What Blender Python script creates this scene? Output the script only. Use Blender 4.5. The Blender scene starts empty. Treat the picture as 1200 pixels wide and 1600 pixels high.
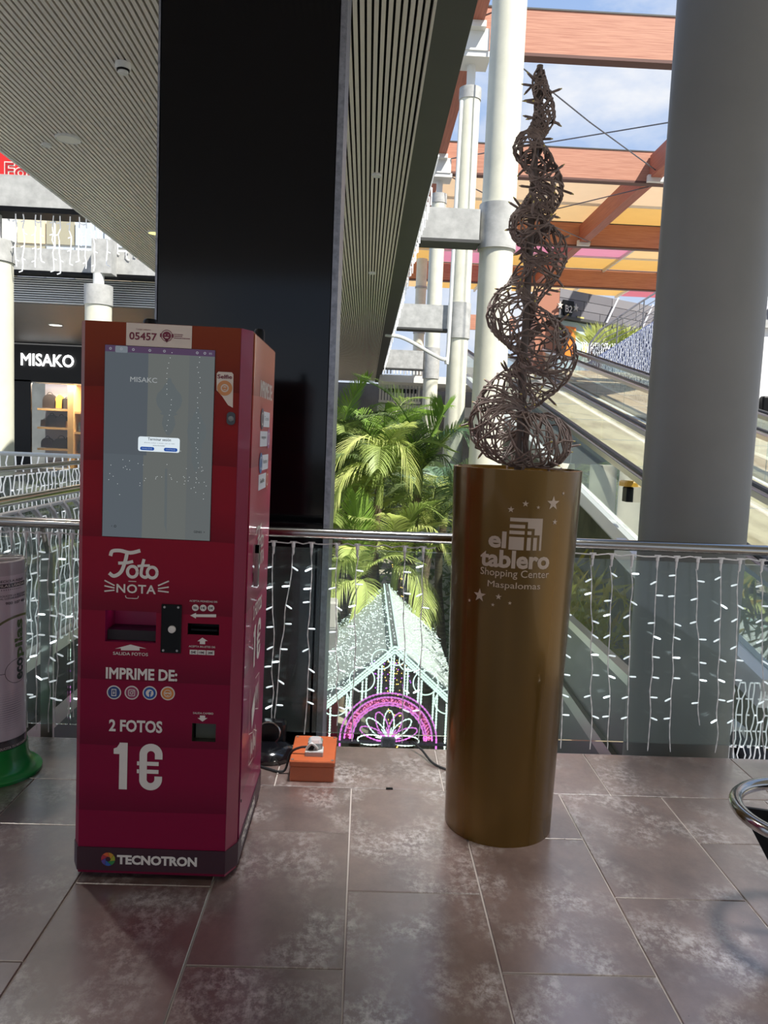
import bpy, math, random
from mathutils import Vector, Matrix
random.seed(11)
SC = bpy.context.scene
COL = SC.collection
PI = math.pi

# ------------------------------------------------------------------ camera
EYE = Vector((0.0, 0.0, 1.53))
YAW, PITCH, ROLL, FPX = math.radians(1.53), math.radians(5.42), math.radians(2.38), 1230.0
fw = Vector((math.sin(YAW) * math.cos(PITCH), math.cos(YAW) * math.cos(PITCH), -math.sin(PITCH)))
r0 = Vector((math.cos(YAW), -math.sin(YAW), 0.0))
u0 = r0.cross(fw)
rt = r0 * math.cos(ROLL) + u0 * math.sin(ROLL)
up = u0 * math.cos(ROLL) - r0 * math.sin(ROLL)
cd = bpy.data.cameras.new('camera')
cam = bpy.data.objects.new('camera', cd)
COL.objects.link(cam)
m = Matrix((rt, up, -fw)).transposed().to_4x4()
m.translation = EYE
cam.matrix_world = m
cd.sensor_fit = 'HORIZONTAL'
cd.sensor_width = 36.0
cd.lens = 36.0 * FPX / 1200.0
cd.clip_start, cd.clip_end = 0.05, 500
SC.camera = cam

# ------------------------------------------------------------------ sky, sun, exposure
SC.view_settings.view_transform = 'Standard'
SC.view_settings.look = 'None'
SC.view_settings.gamma = 1.0
SC.view_settings.exposure = 0.75
SC.view_settings.use_curve_mapping = False


def lin(c):
    c = c / 255.0
    return c / 12.92 if c <= 0.04045 else ((c + 0.055) / 1.055) ** 2.4


def rgb(t):
    return (lin(t[0]), lin(t[1]), lin(t[2]), 1.0)


W = bpy.data.worlds.new('sky')
SC.world = W
W.use_nodes = True
nt = W.node_tree
nt.nodes.clear()
N = nt.nodes.new
tc = N('ShaderNodeTexCoord')
sep = N('ShaderNodeSeparateXYZ')
nt.links.new(tc.outputs['Generated'], sep.inputs[0])
ramp = N('ShaderNodeValToRGB')
el = ramp.color_ramp.elements
el[0].position, el[0].color = 0.0, rgb((214, 227, 246))
el[1].position, el[1].color = 0.62, rgb((138, 178, 236))
nt.links.new(sep.outputs['Z'], ramp.inputs[0])
mp = N('ShaderNodeMapping')
mp.inputs['Scale'].default_value = (1.0, 1.0, 2.2)
mp.inputs['Location'].default_value = (0.35, 0.0, 0.15)
nt.links.new(tc.outputs['Generated'], mp.inputs[0])
nz = N('ShaderNodeTexNoise')
nz.inputs['Scale'].default_value = 3.4
nz.inputs['Detail'].default_value = 7.0
nz.inputs['Roughness'].default_value = 0.55
nt.links.new(mp.outputs[0], nz.inputs['Vector'])
cr = N('ShaderNodeValToRGB')
cr.color_ramp.elements[0].position = 0.50
cr.color_ramp.elements[1].position = 0.66
nt.links.new(nz.outputs[0], cr.inputs[0])
mx = N('ShaderNodeMixRGB')
mx.inputs[2].default_value = rgb((243, 246, 252))
nt.links.new(cr.outputs[0], mx.inputs[0])
nt.links.new(ramp.outputs[0], mx.inputs[1])
bg = N('ShaderNodeBackground')
bg.inputs['Strength'].default_value = 0.60
nt.links.new(mx.outputs[0], bg.inputs[0])
wo = N('ShaderNodeOutputWorld')
nt.links.new(bg.outputs[0], wo.inputs[0])

sd = bpy.data.lights.new('sun', 'SUN')
sd.energy = 5.2
sd.angle = math.radians(0.6)
sd.color = (1.0, 0.96, 0.88)
sun = bpy.data.objects.new('sun', sd)
COL.objects.link(sun)
SUNDIR = Vector((-0.42, 0.46, -0.80)).normalized()      # the way the light travels
sun.rotation_euler = SUNDIR.to_track_quat('-Z', 'Y').to_euler()


# ------------------------------------------------------------------ materials
def M(name, c, rough=0.5, metal=0.0, var=0.0, scale=6.0, c2=None, stretch=None, bump=0.0, spec=None, lo=0.35, hi=0.7, coat=0.0, emit=0.0, world=False):
    mt = bpy.data.materials.new(name)
    mt.use_nodes = True
    t = mt.node_tree
    b = t.nodes['Principled BSDF']
    b.inputs['Base Color'].default_value = rgb(c)
    b.inputs['Roughness'].default_value = rough
    b.inputs['Metallic'].default_value = metal
    if spec is not None:
        b.inputs['Specular IOR Level'].default_value = spec
    if coat:
        b.inputs['Coat Weight'].default_value = coat
        b.inputs['Coat Roughness'].default_value = 0.06
    if emit:
        b.inputs['Emission Color'].default_value = rgb(c)
        b.inputs['Emission Strength'].default_value = emit
    if var or c2 or bump:
        k = t.nodes.new('ShaderNodeNewGeometry' if world else 'ShaderNodeTexCoord')
        mpn = t.nodes.new('ShaderNodeMapping')
        mpn.inputs['Scale'].default_value = stretch or (1, 1, 1)
        t.links.new(k.outputs['Position' if world else 'Object'], mpn.inputs[0])
        n = t.nodes.new('ShaderNodeTexNoise')
        n.inputs['Scale'].default_value = scale
        n.inputs['Detail'].default_value = 6
        n.inputs['Roughness'].default_value = 0.6
        t.links.new(mpn.outputs[0], n.inputs['Vector'])
        if var or c2:
            r = t.nodes.new('ShaderNodeValToRGB')
            e = r.color_ramp.elements
            e[0].position, e[1].position = lo, hi
            e[0].color = rgb(c)
            e[1].color = rgb(c2) if c2 else rgb([max(0, min(255, v * (1 + var))) for v in c])
            t.links.new(n.outputs[0], r.inputs[0])
            t.links.new(r.outputs[0], b.inputs['Base Color'])
        if bump:
            bp = t.nodes.new('ShaderNodeBump')
            bp.inputs['Strength'].default_value = bump
            bp.inputs['Distance'].default_value = 0.01
            t.links.new(n.outputs[0], bp.inputs['Height'])
            t.links.new(bp.outputs[0], b.inputs['Normal'])
    return mt


def EM(name, c, s):
    mt = bpy.data.materials.new(name)
    mt.use_nodes = True
    t = mt.node_tree
    t.nodes.clear()
    e = t.nodes.new('ShaderNodeEmission')
    e.inputs[0].default_value = rgb(c)
    e.inputs[1].default_value = s
    o = t.nodes.new('ShaderNodeOutputMaterial')
    t.links.new(e.outputs[0], o.inputs[0])
    return mt


def GLASS(name, tint, haze=0.0, hazec=(200, 210, 205), refl=0.9):
    mt = bpy.data.materials.new(name)
    mt.use_nodes = True
    t = mt.node_tree
    t.nodes.clear()
    tr = t.nodes.new('ShaderNodeBsdfTransparent')
    tr.inputs[0].default_value = rgb(tint)
    df = t.nodes.new('ShaderNodeBsdfDiffuse')
    df.inputs[0].default_value = rgb(hazec)
    gl = t.nodes.new('ShaderNodeBsdfGlossy')
    gl.inputs['Roughness'].default_value = 0.02
    m1 = t.nodes.new('ShaderNodeMixShader')
    m1.inputs[0].default_value = haze
    t.links.new(tr.outputs[0], m1.inputs[1])
    t.links.new(df.outputs[0], m1.inputs[2])
    fr = t.nodes.new('ShaderNodeFresnel')
    fr.inputs[0].default_value = 1.45
    mu = t.nodes.new('ShaderNodeMath')
    mu.operation = 'MULTIPLY'
    mu.inputs[1].default_value = refl
    t.links.new(fr.outputs[0], mu.inputs[0])
    m2 = t.nodes.new('ShaderNodeMixShader')
    t.links.new(mu.outputs[0], m2.inputs[0])
    t.links.new(m1.outputs[0], m2.inputs[1])
    t.links.new(gl.outputs[0], m2.inputs[2])
    o = t.nodes.new('ShaderNodeOutputMaterial')
    t.links.new(m2.outputs[0], o.inputs[0])
    return mt


def ramp_z(name, stops, rough, coat=0.0, wave=False):
    """A printed vinyl whose colour runs along the object's own height."""
    mt = bpy.data.materials.new(name)
    mt.use_nodes = True
    t = mt.node_tree
    b = t.nodes['Principled BSDF']
    b.inputs['Roughness'].default_value = rough
    b.inputs['Coat Weight'].default_value = coat
    b.inputs['Specular IOR Level'].default_value = 0.2
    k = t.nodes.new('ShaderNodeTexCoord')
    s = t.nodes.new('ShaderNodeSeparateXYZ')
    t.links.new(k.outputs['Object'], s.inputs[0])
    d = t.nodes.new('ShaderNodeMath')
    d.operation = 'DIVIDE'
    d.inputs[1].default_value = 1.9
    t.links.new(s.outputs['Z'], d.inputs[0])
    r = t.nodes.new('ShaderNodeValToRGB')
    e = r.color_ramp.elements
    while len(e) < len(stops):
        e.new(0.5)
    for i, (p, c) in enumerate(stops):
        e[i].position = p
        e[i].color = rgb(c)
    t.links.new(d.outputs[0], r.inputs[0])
    out = r.outputs[0]
    if wave:                                             # darker printed swooshes
        w = t.nodes.new('ShaderNodeTexWave')
        w.wave_profile = 'SAW'
        w.bands_direction = 'Z'
        w.inputs['Scale'].default_value = 1.35
        w.inputs['Distortion'].default_value = 1.6
        w.inputs['Detail'].default_value = 0.0
        w.inputs['Detail Scale'].default_value = 0.7
        t.links.new(k.outputs['Object'], w.inputs[0])
        mm = t.nodes.new('ShaderNodeMixRGB')
        mm.blend_type = 'MULTIPLY'
        rr = t.nodes.new('ShaderNodeValToRGB')
        rr.color_ramp.elements[0].color = (0.66, 0.66, 0.68, 1)
        rr.color_ramp.elements[1].color = (1, 1, 1, 1)
        rr.color_ramp.elements[1].position = 0.45
        t.links.new(w.outputs[0], rr.inputs[0])
        mm.inputs[0].default_value = 1.0
        t.links.new(out, mm.inputs[1])
        t.links.new(rr.outputs[0], mm.inputs[2])
        out = mm.outputs[0]
    t.links.new(out, b.inputs['Base Color'])
    return mt


def floor_mat():
    mt = bpy.data.materials.new('brown_stone_tile')
    mt.use_nodes = True
    t = mt.node_tree
    b = t.nodes['Principled BSDF']
    g = t.nodes.new('ShaderNodeNewGeometry')
    oi = t.nodes.new('ShaderNodeObjectInfo')
    ad = t.nodes.new('ShaderNodeVectorMath')
    ad.operation = 'MULTIPLY_ADD'
    ad.inputs[1].default_value = (1, 0.8, 1)
    sc = t.nodes.new('ShaderNodeVectorMath')
    sc.operation = 'SCALE'
    sc.inputs[0].default_value = (13.0, 7.0, 3.0)
    t.links.new(oi.outputs['Random'], sc.inputs['Scale'])
    t.links.new(g.outputs['Position'], ad.inputs[0])
    t.links.new(sc.outputs[0], ad.inputs[2])

    def noise(s, d, ro):
        n = t.nodes.new('ShaderNodeTexNoise')
        n.inputs['Scale'].default_value = s
        n.inputs['Detail'].default_value = d
        n.inputs['Roughness'].default_value = ro
        t.links.new(ad.outputs[0], n.inputs['Vector'])
        return n

    def rampn(n, a, bb, ca, cb):
        r = t.nodes.new('ShaderNodeValToRGB')
        e = r.color_ramp.elements
        e[0].position, e[1].position = a, bb
        e[0].color, e[1].color = ca, cb
        t.links.new(n.outputs[0], r.inputs[0])
        return r
    base = rampn(noise(5.0, 8, 0.65), 0.3, 0.72, rgb((80, 62, 57)), rgb((116, 94, 86)))
    big = noise(4.2, 3, 0.5)
    fine = noise(38.0, 8, 0.75)
    mul = t.nodes.new('ShaderNodeMath')
    mul.operation = 'MULTIPLY'
    t.links.new(rampn(big, 0.46, 0.66, (0, 0, 0, 1), (1, 1, 1, 1)).outputs[0], mul.inputs[0])
    t.links.new(rampn(fine, 0.44, 0.62, (0, 0, 0, 1), (1, 1, 1, 1)).outputs[0], mul.inputs[1])
    mx = t.nodes.new('ShaderNodeMixRGB')
    mx.inputs[2].default_value = rgb((166, 156, 150))
    t.links.new(mul.outputs[0], mx.inputs[0])
    t.links.new(base.outputs[0], mx.inputs[1])
    t.links.new(mx.outputs[0], b.inputs['Base Color'])
    rr = rampn(fine, 0.3, 0.7, (0.27, 0.27, 0.27, 1), (0.42, 0.42, 0.42, 1))
    t.links.new(rr.outputs[0], b.inputs['Roughness'])
    b.inputs['Specular IOR Level'].default_value = 0.6
    b.inputs['Coat Weight'].default_value = 1.0
    b.inputs['Coat Roughness'].default_value = 0.26
    b.inputs['Coat IOR'].default_value = 3.0
    bp = t.nodes.new('ShaderNodeBump')
    bp.inputs['Strength'].default_value = 0.12
    bp.inputs['Distance'].default_value = 0.004
    t.links.new(fine.outputs[0], bp.inputs['Height'])
    t.links.new(bp.outputs[0], b.inputs['Normal'])
    return mt


MT = dict(
    tile=floor_mat(),
    grout=M('grout', (158, 148, 140), 0.8),
    slat=M('painted_metal_slat', (226, 218, 208), 0.4),
    board=M('black_ceiling_board', (12, 12, 15), 0.9),
    fascia=M('dark_fascia_metal', (66, 66, 64), 0.55, var=0.06, scale=2),
    blackpanel=M('glossy_black_panel', (4, 5, 8), 0.10, spec=0.3),
    trimmetal=M('grey_corner_metal', (150, 152, 160), 0.4, 0.6, var=-0.25, scale=30),
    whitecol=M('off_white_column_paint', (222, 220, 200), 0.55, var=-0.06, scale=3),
    nearcol=M('grey_white_column_paint', (134, 132, 128), 0.5, var=-0.05, scale=2),  # white paint darkened to carry the shade it stands in
    concrete=M('bare_concrete', (186, 186, 182), 0.8, var=-0.16, scale=5, bump=0.15),
    timber=M('laminated_timber', (190, 136, 110), 0.6, c2=(158, 98, 76), scale=3.0, stretch=(0.35, 0.35, 14), lo=0.4, hi=0.75),
    timber_y=M('laminated_timber_lengthwise', (180, 110, 88), 0.6, c2=(146, 84, 66), scale=3.0, stretch=(14, 0.35, 14), lo=0.4, hi=0.75),
    steelw=M('white_painted_steel', (222, 222, 216), 0.45),
    cable=M('steel_cable', (110, 112, 118), 0.5, 0.6),
    chrome=M('polished_stainless', (172, 170, 166), 0.15, 1.0),
    brushed=M('brushed_stainless', (178, 174, 168), 0.3, 1.0),
    blackm=M('black_plastic', (10, 10, 11), 0.45, spec=0.2),
    rubber=M('black_rubber', (16, 16, 17), 0.5),
    wire=M('white_cord', (212, 208, 206), 0.5),
    led=M('cool_white_led', (226, 236, 238), 0.3, emit=0.3),
    led_on=M('lit_white_led', (232, 246, 250), 0.3, emit=2.2),
    ledcase=M('clear_led_case', (226, 232, 234), 0.3, emit=0.35),
    gold=M('gold_metallic_vinyl', (98, 70, 20), 0.25, 0.6, coat=0.2),
    goldprint=M('pale_print', (168, 148, 130), 0.5),
    twig=M('brown_wound_cord', (104, 88, 80), 0.6, var=0.3, scale=40),
    darkpole=M('dark_pole', (98, 84, 76), 0.5),
    orange=M('orange_abs_box', (156, 74, 36), 0.45, var=0.05, scale=20),
    greyplug=M('pale_grey_plastic', (176, 174, 170), 0.4),
    green=M('green_plastic', (16, 122, 52), 0.28, coat=0.3),
    greenletter=M('leaf_green_print', (88, 128, 40), 0.5),
    darkgreenletter=M('dark_green_print', (18, 66, 44), 0.5),
    blackprint=M('black_print', (28, 27, 30), 0.5),
    whiteprint=M('off_white_print', (208, 198, 188), 0.5),
    redprint=M('maroon_print', (110, 14, 44), 0.5),
    sticker=M('cream_sticker', (208, 190, 174), 0.5),
)


# ------------------------------------------------------------------ mesh building
class MB:
    def __init__(s):
        s.v, s.f = [], []

    def add(s, vs, fs):
        n = len(s.v)
        s.v += [tuple(p) for p in vs]
        s.f += [tuple(i + n for i in f) for f in fs]
        return s

    def box(s, x0, x1, y0, y1, z0, z1):
        return s.add([(x0, y0, z0), (x1, y0, z0), (x1, y1, z0), (x0, y1, z0), (x0, y0, z1), (x1, y0, z1), (x1, y1, z1), (x0, y1, z1)],
                     [(0, 3, 2, 1), (4, 5, 6, 7), (0, 1, 5, 4), (1, 2, 6, 5), (2, 3, 7, 6), (3, 0, 4, 7)])

    def obox(s, a, b, w, h, upv=(0, 0, 1)):
        """A bar from a to b, w wide and h high."""
        a, b = Vector(a), Vector(b)
        d = (b - a).normalized()
        x = d.cross(Vector(upv)).normalized() * (w / 2)
        z = x.cross(d).normalized() * (h / 2)
        vs = []
        for p in (a, b):
            vs += [p - x - z, p + x - z, p + x + z, p - x + z]
        return s.add(vs, [(0, 1, 2, 3), (7, 6, 5, 4), (0, 4, 5, 1), (1, 5, 6, 2), (2, 6, 7, 3), (3, 7, 4, 0)])

    def cbox(s, x0, x1, y0, y1, z0, z1, c=0.01):
        """A box with its vertical and top edges chamfered."""
        def ring(i, z):
            return [(x0 + c + i, y0 + i, z), (x1 - c - i, y0 + i, z), (x1 - i, y0 + c + i, z), (x1 - i, y1 - c - i, z),
                    (x1 - c - i, y1 - i, z), (x0 + c + i, y1 - i, z), (x0 + i, y1 - c - i, z), (x0 + i, y0 + c + i, z)]
        return s.loft([ring(0, z0), ring(0, z1 - c), ring(c * 0.7, z1)])

    def loft(s, rings, cap=True, close=True):
        n = len(rings[0])
        vs = [p for r in rings for p in r]
        fs = []
        for i in range(len(rings) - 1):
            for j in range(n if close else n - 1):
                k = (j + 1) % n
                fs.append((i * n + j, i * n + k, (i + 1) * n + k, (i + 1) * n + j))
        if cap:
            fs.append(tuple(range(n - 1, -1, -1)))
            fs.append(tuple((len(rings) - 1) * n + j for j in range(n)))
        return s.add(vs, fs)

    def tube(s, pts, r, n=8, cap=True):
        pts = [Vector(p) for p in pts]
        rs = r if isinstance(r, (list, tuple)) else [r] * len(pts)
        rings = []
        nrm = None
        for i, p in enumerate(pts):
            t = (pts[min(i + 1, len(pts) - 1)] - pts[max(i - 1, 0)])
            if t.length < 1e-9:
                t = Vector((0, 0, 1))
            t.normalize()
            if nrm is None:
                nrm = t.cross(Vector((0.31, 0.2, 0.93)))
                if nrm.length < 0.05:
                    nrm = t.cross(Vector((1, 0, 0)))
            nrm = (nrm - t * nrm.dot(t)).normalized()
            bi = t.cross(nrm)
            rings.append([p + (nrm * math.cos(2 * PI * k / n) + bi * math.sin(2 * PI * k / n)) * rs[i] for k in range(n)])
        return s.loft(rings, cap)

    def lathe(s, cx, cy, prof, n=32, cap=True):
        return s.loft([[(cx + r * math.cos(2 * PI * k / n), cy + r * math.sin(2 * PI * k / n), z) for k in range(n)] for r, z in prof], cap)

    def plate(s, pts, off):
        """A flat polygon given thickness along off."""
        o = Vector(off)
        a = [Vector(p) for p in pts]
        return s.loft([a, [p + o for p in a]])

    def ball(s, c, rx, ry=None, rz=None, n=8, m=5):
        ry, rz = ry or rx, rz or rx
        rings = []
        for i in range(m + 1):
            a = -PI / 2 + PI * (i + 0.02) / (m + 0.04)
            rings.append([(c[0] + rx * math.cos(a) * math.cos(2 * PI * k / n), c[1] + ry * math.cos(a) * math.sin(2 * PI * k / n), c[2] + rz * math.sin(a)) for k in range(n)])
        return s.loft(rings)

    def torus(s, c, R, r, axis='Z', n=40, k=10, a0=0.0, a1=2 * PI):
        pts = []
        for i in range(n + 1):
            a = a0 + (a1 - a0) * i / n
            x, y = R * math.cos(a), R * math.sin(a)
            pts.append(Vector(c) + (Vector((x, y, 0)) if axis == 'Z' else Vector((x, 0, y)) if axis == 'Y' else Vector((0, x, y))))
        return s.tube(pts, r, k)

    def mesh(s, name, mat, off=Vector((0, 0, 0)), smooth=False):
        me = bpy.data.meshes.new(name)
        me.from_pydata([(p[0] - off.x, p[1] - off.y, p[2] - off.z) for p in s.v], [], s.f)
        me.materials.append(MT[mat] if isinstance(mat, str) else mat)
        if smooth:
            me.polygons.foreach_set('use_smooth', [True] * len(me.polygons))
            try:
                me.set_sharp_from_angle(angle=math.radians(40))
            except Exception:
                pass
        me.update()
        return me


ORG = {}


def props(o, label=None, cat=None, group=None, kind=None):
    if label:
        o['label'] = label
    if cat:
        o['category'] = cat
    if group:
        o['group'] = group
    if kind:
        o['kind'] = kind
    return o


def thing(name, loc, label, cat, group=None, kind=None):
    o = bpy.data.objects.new(name, None)
    o.empty_display_size = 0.1
    COL.objects.link(o)
    o.location = loc
    ORG[o.name] = Vector(loc)
    return props(o, label, cat, group, kind)


def put(mb, name, mat, parent=None, loc=None, smooth=False, local=False, label=None, cat=None, group=None, kind=None):
    """Link a mesh as one object: a part of parent, or a thing of its own standing at loc."""
    off = Vector((0, 0, 0)) if local else (ORG[parent.name] if parent else Vector(loc or (0, 0, 0)))
    o = bpy.data.objects.new(name, mb.mesh(name, mat, off, smooth))
    COL.objects.link(o)
    if parent:
        o.parent = parent
    elif loc is not None:
        o.location = loc
    ORG[o.name] = off
    return props(o, label, cat, group, kind)


def share(src, name, parent, dloc):
    """Another object with the same mesh, moved by dloc from the source's place."""
    o = src.copy()
    o.name = name
    COL.objects.link(o)
    o.parent = parent
    o.location = dloc
    return o


_tm = {}


def text_geo(body, shear=0.0, space=1.0, bold=0.0):
    """A line of lettering in a unit square: vertices (0..1, 0..1, relief), faces. Heavier strokes come from a small raised edge."""
    key = (body, shear, space, bold)
    if key not in _tm:
        cu = bpy.data.curves.new('lettering', 'FONT')
        cu.body = body
        cu.bevel_depth = bold
        cu.bevel_resolution = 0
        cu.shear = shear
        cu.space_character = space
        cu.resolution_u = 3
        o = bpy.data.objects.new('lettering', cu)
        COL.objects.link(o)
        dg = bpy.context.evaluated_depsgraph_get()
        me = bpy.data.meshes.new_from_object(o.evaluated_get(dg))
        keep = [p for p in me.polygons if min(me.vertices[i].co.z for i in p.vertices) > -1e-5]
        idx = sorted({i for p in keep for i in p.vertices})
        mp_ = {i: k for k, i in enumerate(idx)}
        vs = [tuple(me.vertices[i].co) for i in idx]
        fs = [tuple(mp_[i] for i in p.vertices) for p in keep]
        bpy.data.objects.remove(o)
        bpy.data.curves.remove(cu)
        bpy.data.meshes.remove(me)
        x0, x1 = min(p[0] for p in vs), max(p[0] for p in vs)
        y0, y1 = min(p[1] for p in vs), max(p[1] for p in vs)
        zm = max(p[2] for p in vs) or 1.0
        _tm[key] = ([((p[0] - x0) / (x1 - x0), (p[1] - y0) / (y1 - y0), p[2] / zm) for p in vs], fs)
    return _tm[key]


def text(mb, body, u0, u1, v0, v1, fn, bold=0.0, shear=0.0, space=1.0):
    """Lettering filling the rectangle u0..u1 x v0..v1 on a surface; fn maps (u, v) to a point of it."""
    vs, fs = text_geo(body, shear, space, bold)
    out = []
    for a, b, z in vs:
        u, v = u0 + (u1 - u0) * a, v0 + (v1 - v0) * b
        p = Vector(fn(u, v))
        if bold:
            n = (Vector(fn(u + 1e-3, v)) - p).cross(Vector(fn(u, v + 1e-3)) - p).normalized()
            p = p + n * (z * 0.0004)
        out.append(p)
    return mb.add(out, fs)


def shape(mb, pts, fn):
    return mb.add([fn(*p) for p in pts], [tuple(range(len(pts)))])


def disc(mb, u, v, r, fn, n=24, ri=0.0, rv=None):
    rv = rv or r
    out = [fn(u + r * math.cos(2 * PI * k / n), v + rv * math.sin(2 * PI * k / n)) for k in range(n)]
    if not ri:
        return mb.add(out, [tuple(range(n))])
    q = ri / r
    inn = [fn(u + r * q * math.cos(2 * PI * k / n), v + rv * q * math.sin(2 * PI * k / n)) for k in range(n)]
    return mb.add(out + inn, [(k, (k + 1) % n, n + (k + 1) % n, n + k) for k in range(n)])


def rrect(u0, u1, v0, v1, r, n=4):
    pts = []
    for cx, cy, a in ((u1 - r, v1 - r, 0), (u0 + r, v1 - r, 90), (u0 + r, v0 + r, 180), (u1 - r, v0 + r, 270)):
        for i in range(n + 1):
            b = math.radians(a + 90 * i / n)
            pts.append((cx + r * math.cos(b), cy + r * math.sin(b)))
    return pts


def star(u, v, r, rot=0.0):
    return [(u + (r if i % 2 == 0 else r * 0.4) * math.sin(PI * i / 5 + rot), v + (r if i % 2 == 0 else r * 0.4) * math.cos(PI * i / 5 + rot)) for i in range(10)]


def smooth_path(pts, sub=6):
    """Catmull-Rom through the points."""
    P = [Vector(p) for p in pts]
    P = [P[0] * 2 - P[1]] + P + [P[-1] * 2 - P[-2]]
    out = []
    for i in range(1, len(P) - 2):
        a, b, c, d = P[i - 1:i + 3]
        for k in range(sub):
            t = k / sub
            out.append(0.5 * ((2 * b) + (c - a) * t + (2 * a - 5 * b + 4 * c - d) * t * t + (3 * b - a - 3 * c + d) * t ** 3))
    out.append(P[-2])
    return out


# ================================================================== the platform we stand on
fl = put(MB().box(-9, 2.75, -7, 3.772, -0.45, -0.005), 'floor', 'grout', kind='structure', label='brown stone tile floor of the mall walkway')
tiles = {}


def tile(x0, x1, y0, y1):
    g = 0.0028
    w, d = round(x1 - x0 - 2 * g, 4), round(y1 - y0 - 2 * g, 4)
    if (w, d) not in tiles:
        b = MB()
        c = 0.002
        b.loft([[(0, 0, -0.012), (w, 0, -0.012), (w, d, -0.012), (0, d, -0.012)], [(0, 0, -c), (w, 0, -c), (w, d, -c), (0, d, -c)], [(c, c, 0), (w - c, c, 0), (w - c, d - c, 0), (c, d - c, 0)]])
        tiles[(w, d)] = b.mesh('tile', 'tile')
    o = bpy.data.objects.new('tile', tiles[(w, d)])
    COL.objects.link(o)
    o.parent = fl
    o.location = (x0 + g, y0 + g, random.uniform(-0.0006, 0.0004))


for k in range(-7, 6):
    x0 = -0.004 + 0.4565 * k
    ys = [2.135 + 0.783 * j for j in range(-5, 2)] if k % 2 else [2.530 + 0.783 * j for j in range(-5, 1)]
    ys = [y for y in ys if y < 3.2] + [3.313]
    for a, b in zip(ys, ys[1:]):
        tile(x0, x0 + 0.4565, a, b)
for k in range(-6, 3):
    tile(1.143 + 0.7415 * (k - 1), 1.143 + 0.7415 * k, 3.313, 3.772)

# ceiling of black boards with slats; its edge on the right carries a dark fascia
ce = put(MB().box(-3.72, 0.33, -6, 39, 4.262, 4.6), 'ceiling', 'board', kind='structure', label='slatted metal ceiling of the gallery overhead')
sl = put(MB().box(-0.014, 0.014, -6, 39, 4.2, 4.262), 'slat', 'slat', ce)
n = 0
x = -3.70
while x < 0.30:
    if n == 0:
        sl.location.x = x
    else:
        share(sl, 'slat', ce, (x, 0, 0))
    x += 0.0452
    n += 1
put(MB().box(-3.745, -3.715, -6, 39, 4.19, 4.62), 'edge_trim', 'steelw', ce)
fa = put(MB().box(0.33, 0.575, -6, 39, 4.19, 4.75), 'trim_1', 'fascia', kind='structure', label='dark metal fascia along the slatted ceiling edge')
put(MB().box(0.312, 0.33, -6, 39, 4.185, 4.262), 'edge_angle', 'slat', fa)
# storey above and the deck behind the camera, which keep the sun off this corner
put(MB().box(0.58, 11, -8, 3.5, 4.25, 9.5).box(-12, 0.575, -8, 3.5, 4.76, 9.5), 'wall_upper', 'concrete', kind='structure')
put(MB().box(-12, 11, -8.4, -8.0, -0.4, 1.0), 'wall_back', 'concrete', kind='structure')
# ground of the sunken garden and the walls round the void
put(MB().box(-40, 60, -12, 90, -4.9, -4.5), 'ground', M('garden_paving', (178, 168, 148), 0.8, var=-0.4, scale=1.5), kind='structure')
put(MB().box(-30, 7.5, 40.2, 41, -4.5, 4.2), 'wall_far', M('shaded_far_wall', (120, 122, 120), 0.8, var=-0.2, scale=1), kind='structure')  # mottled grey wall


# ------------------------------------------------------------------ columns
def round_column(x, y, r, z0, z1, label, mat='whitecol', cap=None, neck=None, collars=(), seat=False):
    t = thing('round_column', (x, y, z0), label, 'column', None, 'thing')
    put(MB().lathe(x, y, [(r, z0), (r, z1)], 40), 'shaft', mat, t, smooth=True)
    for a, b in collars:
        put(MB().lathe(x, y, [(r + 0.035, a), (r + 0.035, b)], 40), 'concrete_collar', 'concrete', t, smooth=True)
    if cap:
        put(MB().lathe(x, y, [(r + 0.02, z1), (r + 0.02, z1 + cap)], 40), 'capital', 'concrete', t, smooth=True)
        put(MB().lathe(x, y, [(r * 0.42, z1 + cap), (r * 0.42, neck)], 24), 'neck', 'steelw', t, smooth=True)
    if seat:
        put(MB().box(x - 0.42, x + 0.42, y - 0.55, y + 0.3, neck, neck + 0.14).box(x - 0.36, x + 0.36, y - 0.58, y - 0.53, neck + 0.14, neck + 0.68), 'beam_shoe', 'steelw', t)
    return t


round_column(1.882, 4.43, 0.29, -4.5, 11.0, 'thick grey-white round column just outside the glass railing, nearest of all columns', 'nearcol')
round_column(2.0, 13.1, 0.275, -4.5, 11.6, 'white round column rising straight behind the wire spiral sculpture', collars=((4.62, 5.33),), cap=0.3, neck=11.7)
round_column(2.42, 21.9, 0.275, -4.5, 10.55, 'white round column with a thin neck under the nearest timber beam', collars=((4.3, 5.25),), cap=0.3, neck=11.44, seat=True)
round_column(2.46, 31.4, 0.29, -4.5, 10.6, 'white round column under the second timber beam, beside the dark fascia', collars=((3.9, 5.1),), cap=0.35, neck=11.44, seat=True)
round_column(2.75, 45.0, 0.30, -4.5, 11.5, 'farthest pale round column, mostly hidden behind two white columns', collars=((7.4, 7.5), (9.9, 10.0)))
round_column(-5.80, 12.5, 0.28, -4.5, 3.95, 'white round column with concrete capital left of the black shop front', cap=0.32, neck=4.655)
round_column(-5.92, 17.6, 0.28, -4.5, 4.12, 'white column with concrete capital rising behind the top of the photo kiosk', cap=0.42, neck=4.795)
round_column(2.95, 11.8, 0.2, -4.5, 1.25, 'short pale pillar under the white moving walkway, behind the gold pedestal')

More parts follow.
